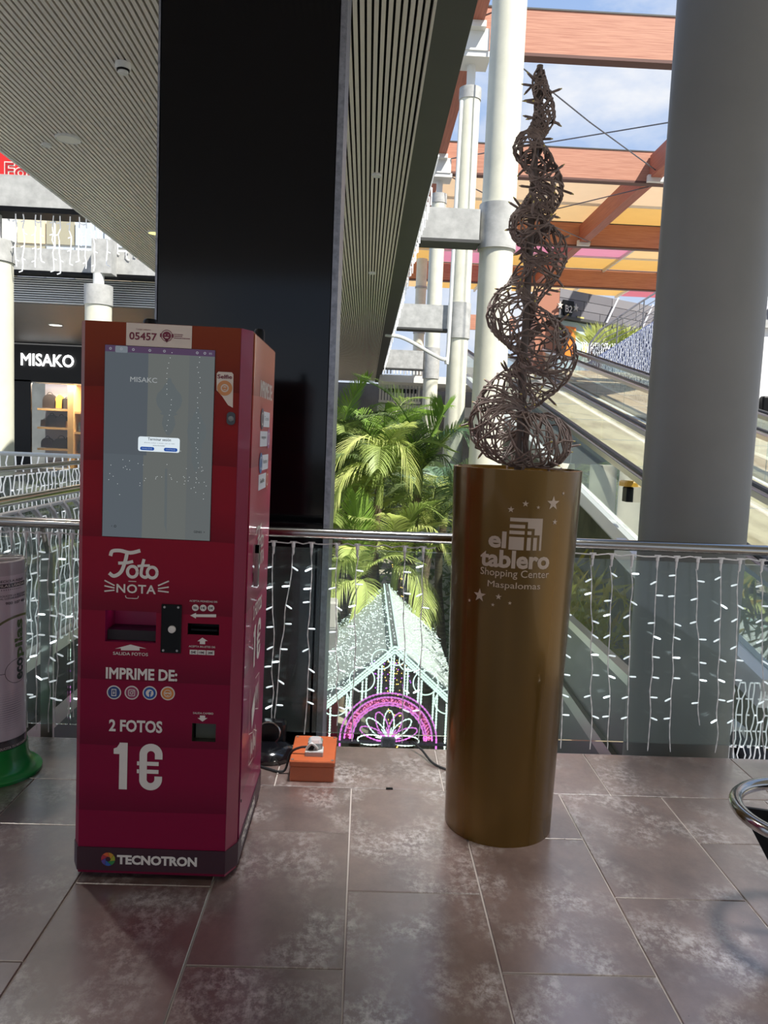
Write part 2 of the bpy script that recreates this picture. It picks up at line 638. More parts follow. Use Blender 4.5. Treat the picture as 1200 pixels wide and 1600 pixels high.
# black clad column right behind the railing
bc = thing('clad_column', (-0.64, 4.1, -4.5), 'huge glossy black rectangular column behind the photo kiosk', 'column', None, 'thing')
put(MB().cbox(-1.085, -0.205, 4.1, 4.6, -4.5, 4.19, 0.004), 'black_panel', 'blackpanel', bc)
put(MB().box(-0.204, -0.172, 4.098, 4.6, -4.5, 4.19), 'corner_trim', 'trimmetal', bc, label='pale grey metal corner strip')
put(MB().box(-1.096, -1.086, 4.098, 4.6, -4.5, 4.19), 'edge_strip', 'trimmetal', bc)

# ------------------------------------------------------------------ ceiling devices
t = thing('smoke_detector', (-1.90, 6.15, 4.2), 'small white smoke detector on the slatted ceiling left of the black column', 'smoke detector')
put(MB().lathe(-1.90, 6.15, [(0.058, 4.2), (0.058, 4.165), (0.05, 4.155)], 24), 'base', 'steelw', t, smooth=True)
put(MB().lathe(-1.90, 6.15, [(0.034, 4.155), (0.040, 4.135), (0.034, 4.125), (0.012, 4.12)], 20), 'sensor_head', 'steelw', t, smooth=True)
put(MB().lathe(-1.90, 6.15, [(0.046, 4.156), (0.046, 4.143)], 20), 'dark_slot', 'blackm', t)


def ceiling_disc(name, x, y, r, label, cat, mat='steelw'):
    t = thing(name, (x, y, 4.2), label, cat)
    put(MB().lathe(x, y, [(r, 4.21), (r, 4.186), (r * 0.93, 4.18), (r * 0.86, 4.186)], 28, cap=False), 'rim', 'steelw', t, smooth=True)
    put(MB().lathe(x, y, [(r * 0.88, 4.20), (r * 0.87, 4.184), (0.01, 4.183)], 28), 'cover', mat, t, smooth=True)


ceiling_disc('ceiling_speaker', -2.90, 7.75, 0.118, 'large round white ceiling disc in the left slats', 'ceiling speaker', M('speaker_mesh', (246, 244, 232), 0.6))
ceiling_disc('ceiling_sensor', -3.18, 7.95, 0.048, 'small flat white disc beside the large round ceiling disc', 'sensor')
ceiling_disc('ceiling_downlight', -3.0, 11.2, 0.105, 'glowing yellowish downlight near the black column', 'downlight', EM('warm_downlight', (252, 246, 150), 1.0))
ceiling_disc('ceiling_speaker', 0.005, 5.02, 0.052, 'round disc on the slats at the top edge, right of the black column', 'ceiling speaker', M('speaker_grey', (222, 222, 214), 0.6))
ceiling_disc('ceiling_sensor', 0.005, 8.35, 0.05, 'small round disc on the slats halfway along the right strip', 'sensor')
ceiling_disc('ceiling_sensor', 0.0, 13.2, 0.06, 'tiny far disc on the right slats, deeper than the others', 'sensor')
ceiling_disc('ceiling_sensor', -2.92, 12.6, 0.05, 'tiny white disc just under the glowing yellowish downlight', 'sensor')

# ------------------------------------------------------------------ unseen fill lamps added overhead to brighten floor and kiosk
for lx, ly, lz, e, cone, lab in ((-2.5, 4.45, 4.19, 30, 0, 'left of the black column'), (0.22, 3.5, 4.19, 820, 36, 'over the orange box'), (1.6, 2.6, 4.24, 480, 54, 'over the ringed stand'),
                                 (-3.3, 0.3, 4.19, 14, 0, 'left of the photographer'), (1.9, 0.3, 4.24, 7, 0, 'right of the photographer')):
    t = thing('ceiling_downlight', (lx, ly, lz), 'recessed ceiling downlight above the view, ' + lab, 'downlight')
    put(MB().lathe(lx, ly, [(0.11, lz + 0.005), (0.11, lz - 0.012), (0.085, lz - 0.014)], 20, cap=False), 'rim', 'steelw', t, smooth=True)
    put(MB().lathe(lx, ly, [(0.088, lz + 0.002), (0.01, lz + 0.001)], 20), 'lens', EM('downlight_lens', (255, 246, 230), 3.0) if 'downlight_lens' not in bpy.data.materials else bpy.data.materials['downlight_lens'], t)
    d_ = bpy.data.lights.new('downlight_lamp', 'SPOT' if cone else 'AREA')
    d_.energy, d_.color = e, (0.96, 0.98, 1.0) if cone else (1.0, 0.93, 0.84)
    if cone:
        d_.spot_size, d_.spot_blend, d_.shadow_soft_size = math.radians(cone), 1.0, 0.28
    else:
        d_.shape, d_.size = 'DISK', 0.17
    o_ = bpy.data.objects.new('downlight_lamp', d_)
    COL.objects.link(o_)
    o_.location = (lx, ly, lz - 0.03)

# ================================================================== railing
G_RAIL = GLASS('railing_glass', (246, 251, 249), 0.06, (186, 202, 196))
ra = thing('glass_railing', (0.0, 3.83, 0.0), 'glass railing with a stainless steel handrail along the walkway edge', 'railing')
put(MB().tube([(-7, 3.80, 1.052), (5.0, 3.80, 1.052)], 0.026, 20), 'handrail', 'chrome', ra, smooth=True)
gx = [-5.0, -3.7, -2.62, -1.42, -0.22, 0.98, 2.14, 3.4]
for a, b in zip(gx, gx[1:]):
    put(MB().box(a + 0.006, b - 0.006, 3.826, 3.838, 0.045, 0.975), 'glass_panel', G_RAIL, ra)
for px in (-3.68, -1.54, 0.60, 2.74):
    put(MB().box(px - 0.03, px + 0.03, 3.855, 3.875, -0.42, 0.9).tube([(px, 3.865, 0.9), (px, 3.80, 1.03)], 0.012, 8), 'post', 'brushed', ra)
put(MB().box(-6, 2.75, 3.774, 3.80, -0.46, -0.012), 'slab_edge_plate', 'brushed', ra)


# ------------------------------------------------------------------ curtains of LED strands on the railing
def strand_pts(x, y, z1, z0, amp, lean):
    return [Vector((x + lean * (z1 - z) + random.uniform(-amp, amp), y + random.uniform(-0.004, 0.004), z)) for z in [z1 - (z1 - z0) * i / 9 for i in range(10)]]


led_src = {}


def led(parent, p, ang, org):
    """A clear stick lamp standing out from the cord."""
    d = Vector((math.cos(ang), -0.15, math.sin(ang) * 0.55 - 0.1)).normalized()
    if 'm' not in led_src:
        for key, mt in (('m', 'led'), ('lit', 'led_on')):
            led_src[key] = MB().tube([(0, 0, 0), (0.007, 0, 0), (0.0075, 0, 0), (0.031, 0, 0), (0.036, 0, 0)], [0.0026, 0.0028, 0.0044, 0.0044, 0.0022], 7).mesh('led_bulb', mt, smooth=True)
    o = bpy.data.objects.new('led_bulb', led_src['lit' if random.random() < 0.16 else 'm'])
    COL.objects.link(o)
    o.parent = parent
    o.rotation_euler = d.to_track_quat('X', 'Z').to_euler()
    o.location = Vector(p) - org
    return o


def light_curtain(label, xs, y, x0, x1, dense=1):
    t = thing('light_curtain', ((x0 + x1) / 2, y, 1.02), label, 'string lights', 'LED light curtains hung under the handrail')
    org = ORG[t.name]
    lead = [(x0 + (x1 - x0) * i / 24, y, 1.012 - 0.012 * abs(math.sin(i * 1.3))) for i in range(25)]
    put(MB().tube(lead, 0.0035, 6), 'lead_cord', 'wire', t)
    for i, (xa, zb, lean) in enumerate(xs):
        z1 = 1.0
        zb = max(zb, 0.02)
        amp = 0.007
        a = smooth_path(strand_pts(xa, y, z1 - 0.05, zb, amp, lean), 3)
        b = MB()
        for ph in (0, PI):                                   # two twisted cores
            b.tube([p + Vector((0.0017 * math.cos(ph + k * 1.9), 0.0017 * math.sin(ph + k * 1.9), 0)) for k, p in enumerate(a)], 0.0018, 5)
        b.lathe(xa, y, [(0.009, 1.008), (0.0085, 0.985), (0.006, 0.98), (0.0055, 0.955), (0.003, 0.945)], 8)
        b.box(xa - 0.016, xa + 0.016, y - 0.004, y + 0.004, 1.004, 1.012)
        s = put(b, 'strand', 'wire', t)
        L = z1 - 0.1 - zb
        cnt = max(3, int(L / 0.1))
        for q in range(cnt):
            z = z1 - 0.12 - q * 0.1 + random.uniform(-0.012, 0.012)
            k = min(len(a) - 1, max(0, int((z1 - 0.05 - z) / (z1 - 0.05 - zb) * (len(a) - 1))))
            led(s, a[k], random.choice([0.2, -0.4, -0.7, PI + 0.3, PI + 0.6, PI, 0.0]), org)


YL = 3.785
light_curtain('white LED light curtain on the railing between the photo kiosk and the gold pedestal',
              [(-0.425, 0.06, 0.02), (-0.33, 0.10, -0.09), (-0.242, 0.05, 0.0), (-0.12, 0.10, 0.04), (-0.02, 0.02, 0.01), (0.21, 0.02, 0.035), (0.30, 0.02, 0.02)], YL, -0.50, 0.36)
light_curtain('white LED light curtain on the railing in front of the nearest round column',
              [(1.0, 0.02, 0.04), (1.13, 0.02, 0.06), (1.225, 0.02, 0.05), (1.325, 0.02, 0.05), (1.45, 0.02, 0.03), (1.545, 0.02, 0.04), (1.65, 0.16, 0.09), (1.765, 0.02, 0.06), (1.86, 0.02, 0.05), (1.97, 0.02, 0.1), (2.06, 0.1, 0.06)], YL, 0.92, 2.3)
light_curtain('white LED light curtain behind the battery recycling tube',
              [(-1.86, 0.3, 0), (-1.80, 0.12, 0), (-1.74, 0.05, 0.02), (-1.68, 0.1, 0), (-1.61, 0.04, 0.0), (-1.55, 0.03, -0.02), (-1.50, 0.02, 0.0), (-1.45, 0.05, -0.02), (-1.39, 0.1, 0.01), (-1.33, 0.03, 0.0)], YL, -2.0, -1.2)


# ================================================================== photo kiosk
kx, ky = -0.665, 2.56
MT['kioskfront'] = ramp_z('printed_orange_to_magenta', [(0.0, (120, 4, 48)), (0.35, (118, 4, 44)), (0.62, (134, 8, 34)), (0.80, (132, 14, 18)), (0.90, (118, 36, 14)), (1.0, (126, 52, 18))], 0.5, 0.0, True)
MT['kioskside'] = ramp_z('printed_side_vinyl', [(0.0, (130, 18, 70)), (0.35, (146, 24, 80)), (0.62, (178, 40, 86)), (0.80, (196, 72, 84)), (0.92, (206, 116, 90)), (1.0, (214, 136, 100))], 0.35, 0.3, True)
MT['kioskband'] = M('dark_plum_band', (48, 10, 26), 0.45)
MT['kioskdark'] = M('dark_recess', (24, 8, 14), 0.6)
ki = thing('photo_kiosk', (kx, ky, 0.0), 'red and magenta self-service photo print kiosk with a tall touch screen', 'photo kiosk')
ki.rotation_euler = (0, math.radians(0.45), 0)
WL, WR, FL, FR, DEP, HT = -0.278, 0.270, -0.252, 0.240, 0.66, 1.858
BZ = 0.022


def hull(z0, z1, e=0.0):
    b = MB()
    pts = [(FL, 0 - e), (FR, 0 - e), (WR + e, 0.062), (WR + e, DEP), (WL - e, DEP), (WL - e, 0.045)]
    return b.loft([[(x, y, z0) for x, y in pts], [(x, y, z1) for x, y in pts]])


# cabinet with real recesses in its front
body = MB()
pts = [(FR, 0), (WR, 0.062), (WR, DEP), (WL, DEP), (WL, 0.045), (FL, 0)]
body.loft([[(x, y, BZ) for x, y in pts], [(x, y, HT) for x, y in pts]], cap=True, close=False)
holes = [(-0.174, -0.008, 0.822, 0.927), (0.119, 0.198, 0.494, 0.556), (0.096, 0.199, 0.858, 0.895)]
us = sorted({FL, FR} | {h[0] for h in holes} | {h[1] for h in holes})
vs_ = sorted({BZ, HT} | {h[2] for h in holes} | {h[3] for h in holes})
for ua, ub in zip(us, us[1:]):
    for va, vb in zip(vs_, vs_[1:]):
        uc, vc = (ua + ub) / 2, (va + vb) / 2
        if not any(h[0] < uc < h[1] and h[2] < vc < h[3] for h in holes):
            body.add([(ua, 0, va), (ub, 0, va), (ub, 0, vb), (ua, 0, vb)], [(0, 1, 2, 3)])
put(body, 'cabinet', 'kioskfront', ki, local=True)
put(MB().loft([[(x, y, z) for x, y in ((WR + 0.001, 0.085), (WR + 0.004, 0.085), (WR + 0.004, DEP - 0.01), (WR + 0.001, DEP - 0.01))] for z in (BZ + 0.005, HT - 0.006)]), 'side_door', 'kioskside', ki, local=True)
side_ch = MB().loft([[(x, y, z) for x, y in ((FR + 0.002, -0.001), (WR + 0.001, 0.06), (WR - 0.004, 0.065), (FR - 0.003, 0.004))] for z in (BZ, HT)])
put(side_ch, 'corner_panel', M('corner_vinyl', (132, 32, 62), 0.4, coat=0.2), ki, local=True)
b = MB().loft([[(x, y, z) for x, y in ((FL - 0.003, -0.0035), (FR + 0.003, -0.0035), (WR + 0.0062, 0.062), (WR + 0.0062, DEP), (WR + 0.002, DEP), (WR + 0.002, 0.065), (FR, 0.004), (FL, 0.004), (WL + 0.003, 0.05), (WL - 0.0035, 0.046))] for z in (0.032, 0.113)])
put(b, 'base_band', 'kioskband', ki, local=True)
put(MB().box(-0.22, 0.2, 0.06, 0.6, 0.0, BZ + 0.005), 'plinth', 'blackm', ki, local=True)


def F(d=0.0012):
    return lambda u, v: (u, -d, v)


def rec(name, h, depth, mat, floor_mat='kioskdark'):
    u0, u1, v0, v1 = h
    b = MB()
    b.add([(u0, 0, v0), (u1, 0, v0), (u1, 0, v1), (u0, 0, v1), (u0, depth, v0), (u1, depth, v0), (u1, depth, v1), (u0, depth, v1)],
          [(0, 1, 5, 4), (1, 2, 6, 5), (2, 3, 7, 6), (3, 0, 4, 7), (4, 5, 6, 7)])
    return put(b, name, mat, ki, local=True)


rec('photo_outlet', holes[0], 0.10, M('outlet_lining', (120, 12, 62), 0.4))
put(MB().box(-0.172, -0.01, 0.02, 0.098, 0.824, 0.858), 'outlet_tray', 'kioskdark', ki, local=True)
b = MB()
for u in (-0.14, -0.03):
    b.box(u - 0.02, u + 0.02, 0.04, 0.06, 0.9235, 0.9262)
put(b, 'outlet_lamp', EM('magenta_lamp', (255, 60, 200), 2.0), ki, local=True)
rec('coin_return', holes[1], 0.06, M('coin_lining', (44, 42, 32), 0.4))
put(MB().box(0.126, 0.196, 0.028, 0.034, 0.495, 0.553), 'coin_flap', M('clear_flap', (66, 68, 54), 0.3), ki, local=True)
rec('note_slot', holes[2], 0.05, 'blackm')
put(MB().box(0.104, 0.191, 0.012, 0.05, 0.868, 0.874), 'note_bezel', 'blackm', ki, local=True)
# coin plate with its round button and four screws
cp = put(MB().cbox(0.0092, 0.0757, -0.006, 0.001, 0.794, 0.956, 0.003), 'coin_plate', 'blackm', ki, local=True)
disc_b = MB()
disc_b.loft([[(0.0461 + r * math.cos(2 * PI * k / 24), y, 0.874 + r * math.sin(2 * PI * k / 24)) for k in range(24)] for r, y in ((0.0125, -0.006), (0.012, -0.012), (0.010, -0.0135))])
put(disc_b, 'round_button', 'whiteprint', cp, local=True, smooth=True)
for u, v in ((0.02, 0.947), (0.065, 0.948), (0.019, 0.802), (0.064, 0.8025)):
    sb = MB()
    sb.loft([[(u + r * math.cos(2 * PI * k / 10), y, v + r * math.sin(2 * PI * k / 10)) for k in range(10)] for r, y in ((0.0042, -0.006), (0.0038, -0.0085))])
    put(sb, 'screw', 'brushed', cp, local=True)

# touch screen
SCR = EM('screen_grey', (92, 99, 104), 0.5)
scr = put(MB().box(-0.188, 0.161, -0.0025, 0.004, 1.171, 1.785), 'touch_screen', M('screen_glass', (30, 34, 36), 0.08, spec=0.4), ki, local=True)


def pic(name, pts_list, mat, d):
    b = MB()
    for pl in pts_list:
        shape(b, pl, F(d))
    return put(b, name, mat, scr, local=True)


def rect(u0, u1, v0, v1):
    return [(u0, v0), (u1, v0), (u1, v1), (u0, v1)]


pic('picture_left', [rect(-0.187, -0.060, 1.172, 1.764)], EM('screen_blue_grey', (94, 102, 109), 0.5), 0.0030)  # surroundings reflected in the glass, painted as glowing grey fields
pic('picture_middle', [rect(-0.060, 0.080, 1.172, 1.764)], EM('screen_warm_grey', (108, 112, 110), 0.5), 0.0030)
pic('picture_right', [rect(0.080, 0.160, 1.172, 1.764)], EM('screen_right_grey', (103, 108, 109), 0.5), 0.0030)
pic('menu_bar', [rect(-0.187, 0.160, 1.764, 1.784)], EM('menu_purple', (84, 66, 92), 0.5), 0.0031)
pic('menu_tab', [rrect(-0.155, -0.116, 1.762, 1.783, 0.004)], EM('tab_grey', (122, 130, 138), 0.5), 0.0033)
for u in (-0.17, -0.136, -0.098, -0.046, 0.0, 0.104, 0.128):
    put(disc(MB(), u, 1.7735, 0.0042, F(0.0036), 10, 0.0022), 'menu_icon', bpy.data.materials.get('icon_grey') or EM('icon_grey', (150, 152, 160), 0.5), scr, local=True)
put(text(MB(), 'ES', 0.142, 0.151, 1.770, 1.776, F(0.0036)), 'menu_lettering', bpy.data.materials['icon_grey'], scr, local=True)
pic('shade_block', [rect(-0.187, -0.05, 1.44, 1.764)], EM('screen_dark_grey', (90, 97, 104), 0.5), 0.0032)  # darker part of the painted reflection
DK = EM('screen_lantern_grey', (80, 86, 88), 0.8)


def lantern(u, v, s, k=1.0):
    prof = [(0.004, 0.066), (0.008, 0.052), (0.016, 0.044), (0.022, 0.032), (0.038, 0.014), (0.043, -0.004), (0.038, -0.024), (0.022, -0.046), (0.03, -0.05), (0.016, -0.056), (0.020, -0.066), (0.022, -0.084), (0.012, -0.108), (0.004, -0.12)]
    return [(u + a * s, v + bb * s * k) for a, bb in prof] + [(u - a * s, v + bb * s * k) for a, bb in reversed(prof)]


pic('lantern_silhouette', [lantern(0.0185, 1.625, 0.98)], DK, 0.0034)  # reflected lanterns painted on as dim glowing shapes
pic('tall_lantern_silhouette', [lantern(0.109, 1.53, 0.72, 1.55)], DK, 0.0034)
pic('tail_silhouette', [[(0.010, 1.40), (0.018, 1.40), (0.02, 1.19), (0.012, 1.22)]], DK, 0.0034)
b = MB()
random.seed(5)
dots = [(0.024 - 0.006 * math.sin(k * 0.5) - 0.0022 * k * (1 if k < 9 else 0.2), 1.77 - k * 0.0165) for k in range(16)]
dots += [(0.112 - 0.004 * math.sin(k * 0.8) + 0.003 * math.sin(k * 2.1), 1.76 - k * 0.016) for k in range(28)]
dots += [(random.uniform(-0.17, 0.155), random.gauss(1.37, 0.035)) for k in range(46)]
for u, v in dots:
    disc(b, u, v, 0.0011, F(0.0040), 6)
b_ = put(b, 'light_dots', EM('screen_dot', (214, 220, 222), 0.6), scr, local=True, kind='stuff')  # reflected string lights painted as dots
put(text(MB(), 'MISAKC', -0.106, -0.021, 1.672, 1.688, F(0.0040), 0.01), 'lettering', EM('screen_letter', (158, 162, 164), 0.5), scr, local=True)  # reflected shop sign painted as glowing letters
pic('dialog_box', [rrect(-0.077, 0.056, 1.453, 1.500, 0.007)], EM('dialog_white', (186, 196, 202), 0.85), 0.0046)
b = MB()
text(b, 'Terminar sesión', -0.046, 0.028, 1.4885, 1.4975, F(0.0052), 0.012)
text(b, '¿Desea volver a iniciar con su foto', -0.058, 0.040, 1.479, 1.4825, F(0.0052))
text(b, 'seleccionada?', -0.03, 0.009, 1.4715, 1.4755, F(0.0052))
put(b, 'dialog_lettering', EM('dialog_ink', (44, 50, 60), 0.5), scr, local=True)
b = MB()
shape(b, rrect(-0.070, -0.025, 1.4565, 1.4675, 0.005), F(0.0052))
shape(b, rrect(0.006, 0.049, 1.4560, 1.4675, 0.005), F(0.0052))
put(b, 'dialog_buttons', EM('button_blue', (34, 78, 160), 0.55), scr, local=True)
b = MB()
text(b, 'FINALIZAR', -0.064, -0.031, 1.4600, 1.4640, F(0.0058))
text(b, 'CONTINUAR', 0.012, 0.043, 1.4600, 1.4640, F(0.0058))
put(b, 'button_lettering', EM('button_ink', (170, 190, 220), 0.5), scr, local=True)
b = MB()
disc(b, -0.146, 1.206, 0.004, F(0.004), 10, 0.0026)
text(b, '<', -0.158, -0.155, 1.203, 1.209, F(0.004))
text(b, 'GENES  >', 0.108, 0.144, 1.196, 1.203, F(0.004), 0.01)
put(b, 'footer_lettering', EM('footer_ink', (40, 42, 46), 0.5), scr, local=True)

# stickers and print on the front
hs = put(MB().box(-0.122, 0.085, -0.0015, 0.001, 1.786, 1.857), 'header_sticker', 'sticker', ki, local=True)
b = MB()
text(b, '05457', -0.112, -0.025, 1.8045, 1.8285, F(0.0025), 0.02)
text(b, 'Código máquina', -0.091, -0.045, 1.8345, 1.8405, F(0.0025))
disc(b, 0.006, 1.822, 0.0135, F(0.0025), 20)
disc(b, 0.006, 1.8225, 0.0185, F(0.0025), 22, 0.0165)
shape(b, rrect(-0.0155, -0.0095, 1.817, 1.829, 0.002), F(0.0026))
shape(b, rrect(0.0215, 0.0275, 1.817, 1.829, 0.002), F(0.0026))
shape(b, [(0.006, 1.800), (0.012, 1.810), (0.0, 1.811)], F(0.0025))
for v, w in ((1.829, 0.026), (1.8235, 0.026), (1.8175, 0.049)):          # three lines too small to read
    q = 0.0295
    while q < 0.0295 + w:
        l = random.uniform(0.002, 0.005)
        shape(b, [(q, v - 0.0024), (q + l, v - 0.0024), (q + l, v), (q, v)], F(0.0025))
        q += l + 0.001
put(b, 'lettering', 'redprint', hs, local=True)
b = MB()
for u in (0.001, 0.011):
    disc(b, u, 1.8245, 0.0016, F(0.0034), 8)
shape(b, [(-0.001, 1.818), (0.013, 1.818), (0.010, 1.8145), (0.002, 1.8145)], F(0.0034))
put(b, 'face_mark', 'sticker', hs, local=True)
sf = MB()
sf.plate([F(0)(u, v) for u, v in ((0.167, 1.712), (0.172, 1.718), (0.215, 1.718), (0.220, 1.712), (0.2215, 1.606), (0.206, 1.6135), (0.187, 1.640), (0.168, 1.660))], (0, -0.0015, 0))
sf = put(sf, 'selfie_sticker', 'sticker', ki, local=True)
put(text(MB(), 'Selfie', 0.170, 0.2165, 1.6965, 1.7095, F(0.0025), 0.02), 'lettering', 'redprint', sf, local=True)
b = MB()
disc(b, 0.194, 1.667, 0.024, F(0.0024), 26, 0.013)
disc(b, 0.194, 1.667, 0.0085, F(0.0024), 18, 0.006)
shape(b, [(0.185, 1.669), (0.203, 1.669), (0.200, 1.664), (0.188, 1.664)], F(0.0026))
put(b, 'selfie_mark', M('orange_print', (196, 128, 74), 0.5), sf, local=True)
cm = MB()
cm.plate([F(0)(u, v) for u, v in rrect(0.2035, 0.2305, 1.551, 1.592, 0.011)], (0, -0.004, 0))
cm = put(cm, 'camera_window', M('camera_black', (10, 9, 9), 0.15), ki, local=True)
b = MB()
b.loft([[(0.2172 + r * math.cos(2 * PI * k / 20), y, 1.571 + r * math.sin(2 * PI * k / 20)) for k in range(20)] for r, y in ((0.009, -0.004), (0.0085, -0.0065), (0.006, -0.0075))])
put(b, 'camera_lens', M('lens_grey', (116, 116, 112), 0.2), cm, local=True, smooth=True)

WP = 'whiteprint'


def ink(name, mat, build, parent=ki):
    b = MB()
    build(b)
    return put(b, name, mat, parent, local=True)


ply = [0]


def stroke(b, pts, w, fn0):
    ply[0] = ply[0] % 9 + 1                                # strokes lie one over the other like brushed paint
    lift = ply[0] * 0.00005

    def fn(u, v):
        p = Vector(fn0(u, v))
        return p + (Vector(fn0(u + 1e-3, v)) - p).cross(Vector(fn0(u, v + 1e-3)) - p).normalized() * lift
    P = smooth_path([(p[0], p[1], 0) for p in pts], 5)
    L, R = [], []
    for i, p in enumerate(P):
        d = (P[min(i + 1, len(P) - 1)] - P[max(i - 1, 0)]).normalized()
        ww = w if isinstance(w, float) else w[0] + (w[1] - w[0]) * i / (len(P) - 1)
        nn = Vector((-d.y, d.x, 0)) * (ww / 2)
        L.append(fn(p.x + nn.x, p.y + nn.y))
        R.append(fn(p.x - nn.x, p.y - nn.y))
    n_ = len(L)
    b.add(L + R, [(i, i + 1, n_ + i + 1, n_ + i) for i in range(n_ - 1)])


def foto(b, u0, u1, v0, v1, fn):
    """Brush-script word: F with a waved top bar, then o, t, o."""
    A = lambda s, t_: (u0 + (u1 - u0) * s, v0 + (v1 - v0) * t_)
    w = (v1 - v0) * 0.125
    stroke(b, [A(0.02, 0.76), A(0.06, 0.93), A(0.22, 0.96), A(0.42, 0.90), A(0.62, 0.99)], w, fn)
    stroke(b, [A(0.36, 0.93), A(0.32, 0.60), A(0.24, 0.22), A(0.10, 0.06), A(0.0, 0.16)], w, fn)
    stroke(b, [A(0.18, 0.52), A(0.34, 0.54), A(0.48, 0.60)], w * 0.85, fn)
    for c in (0.47, 0.87):
        stroke(b, [A(c + 0.10 * math.cos(a * PI / 5), 0.24 + 0.19 * math.sin(a * PI / 5)) for a in range(11)], w * 0.85, fn)
    stroke(b, [A(0.70, 0.70), A(0.66, 0.40), A(0.65, 0.14), A(0.74, 0.06), A(0.80, 0.18)], w * 0.85, fn)
    stroke(b, [A(0.57, 0.44), A(0.68, 0.47), A(0.82, 0.48)], w * 0.7, fn)


ink('foto_lettering', WP, lambda b: foto(b, -0.1635, -0.003, 1.036, 1.130, F()))
ink('nota_lettering', WP, lambda b: (text(b, 'NOTA', -0.139, -0.011, 0.987, 1.0165, F(), 0.02, space=1.1),
                                   [stroke(b, [(-0.088 + 0.021 * sx, 0.975 + 0.004), (-0.088 + 0.021 * sx * 0.9, 0.972), (-0.088 + 0.012 * sx, 0.970)], 0.0022, F()) for sx in (-1, 1)],
                                   stroke(b, [(-0.1005, 0.970), (-0.075, 0.970)], 0.0022, F()), stroke(b, [(-0.1005, 1.0265), (-0.075, 1.0265)], 0.0022, F()),
                                   [stroke(b, [(-0.145, vv1), (-0.178, vv2)], 0.0045, F()) for vv1, vv2 in ((1.010, 1.026), (1.002, 1.008), (0.995, 0.990))],
                                   [stroke(b, [(-0.004, vv1), (0.031, vv2)], 0.0045, F()) for vv1, vv2 in ((1.016, 1.033), (1.006, 1.013), (0.999, 0.996))]))
ink('outlet_lettering', WP, lambda b: (text(b, 'SALIDA FOTOS', -0.1465, -0.032, 0.7785, 0.789, F(), 0.012),
                                     shape(b, [(-0.1208, 0.7945), (-0.0597, 0.7965), (-0.0605, 0.8050), (-0.0365, 0.8035), (-0.0896, 0.8155), (-0.141, 0.799), (-0.1208, 0.8015)], F())))
ink('coin_lettering', WP, lambda b: (text(b, 'ACEPTA MONEDAS DE:', 0.0995, 0.1915, 0.9675, 0.9735, F(), 0.01),
                                   [disc(b, u, v, 0.011, F(), 20) for u, v in ((0.1192, 0.948), (0.1449, 0.9484), (0.1707, 0.9489))],
                                   shape(b, [(0.103, 0.9215), (0.122, 0.931), (0.122, 0.9262), (0.188, 0.929), (0.188, 0.919), (0.122, 0.9172), (0.122, 0.912)], F())))
ink('coin_value', 'kioskband', lambda b: [text(b, s, u - 0.007, u + 0.007, v - 0.004, v + 0.0045, F(0.0022), 0.02) for s, u, v in (('50c', 0.1192, 0.948), ('1€', 0.1449, 0.9484), ('2€', 0.1707, 0.9489))])
ink('note_lettering', WP, lambda b: (text(b, 'ACEPTA BILLETES DE:', 0.1013, 0.1887, 0.815, 0.8212, F(), 0.01),
                                   shape(b, [(0.1289, 0.836), (0.137, 0.836), (0.137, 0.8268), (0.1545, 0.8268), (0.1545, 0.8375), (0.163, 0.838), (0.1449, 0.849)], F()),
                                   [shape(b, rect(u, u + 0.0255, 0.791, 0.8065), F()) for u in (0.1047, 0.132, 0.160)]))
ink('note_value', 'kioskband', lambda b: [text(b, s, u + 0.004, u + 0.0215, 0.7945, 0.803, F(0.0022), 0.02) for s, u in (('5€', 0.1047), ('10€', 0.132), ('20€', 0.160))])
ink('imprime_lettering', WP, lambda b: text(b, 'IMPRIME DE:', -0.169, 0.066, 0.6965, 0.7355, F(), 0.032))
cols = [(34, 56, 106), (140, 60, 88), (22, 74, 140), (196, 120, 52)]
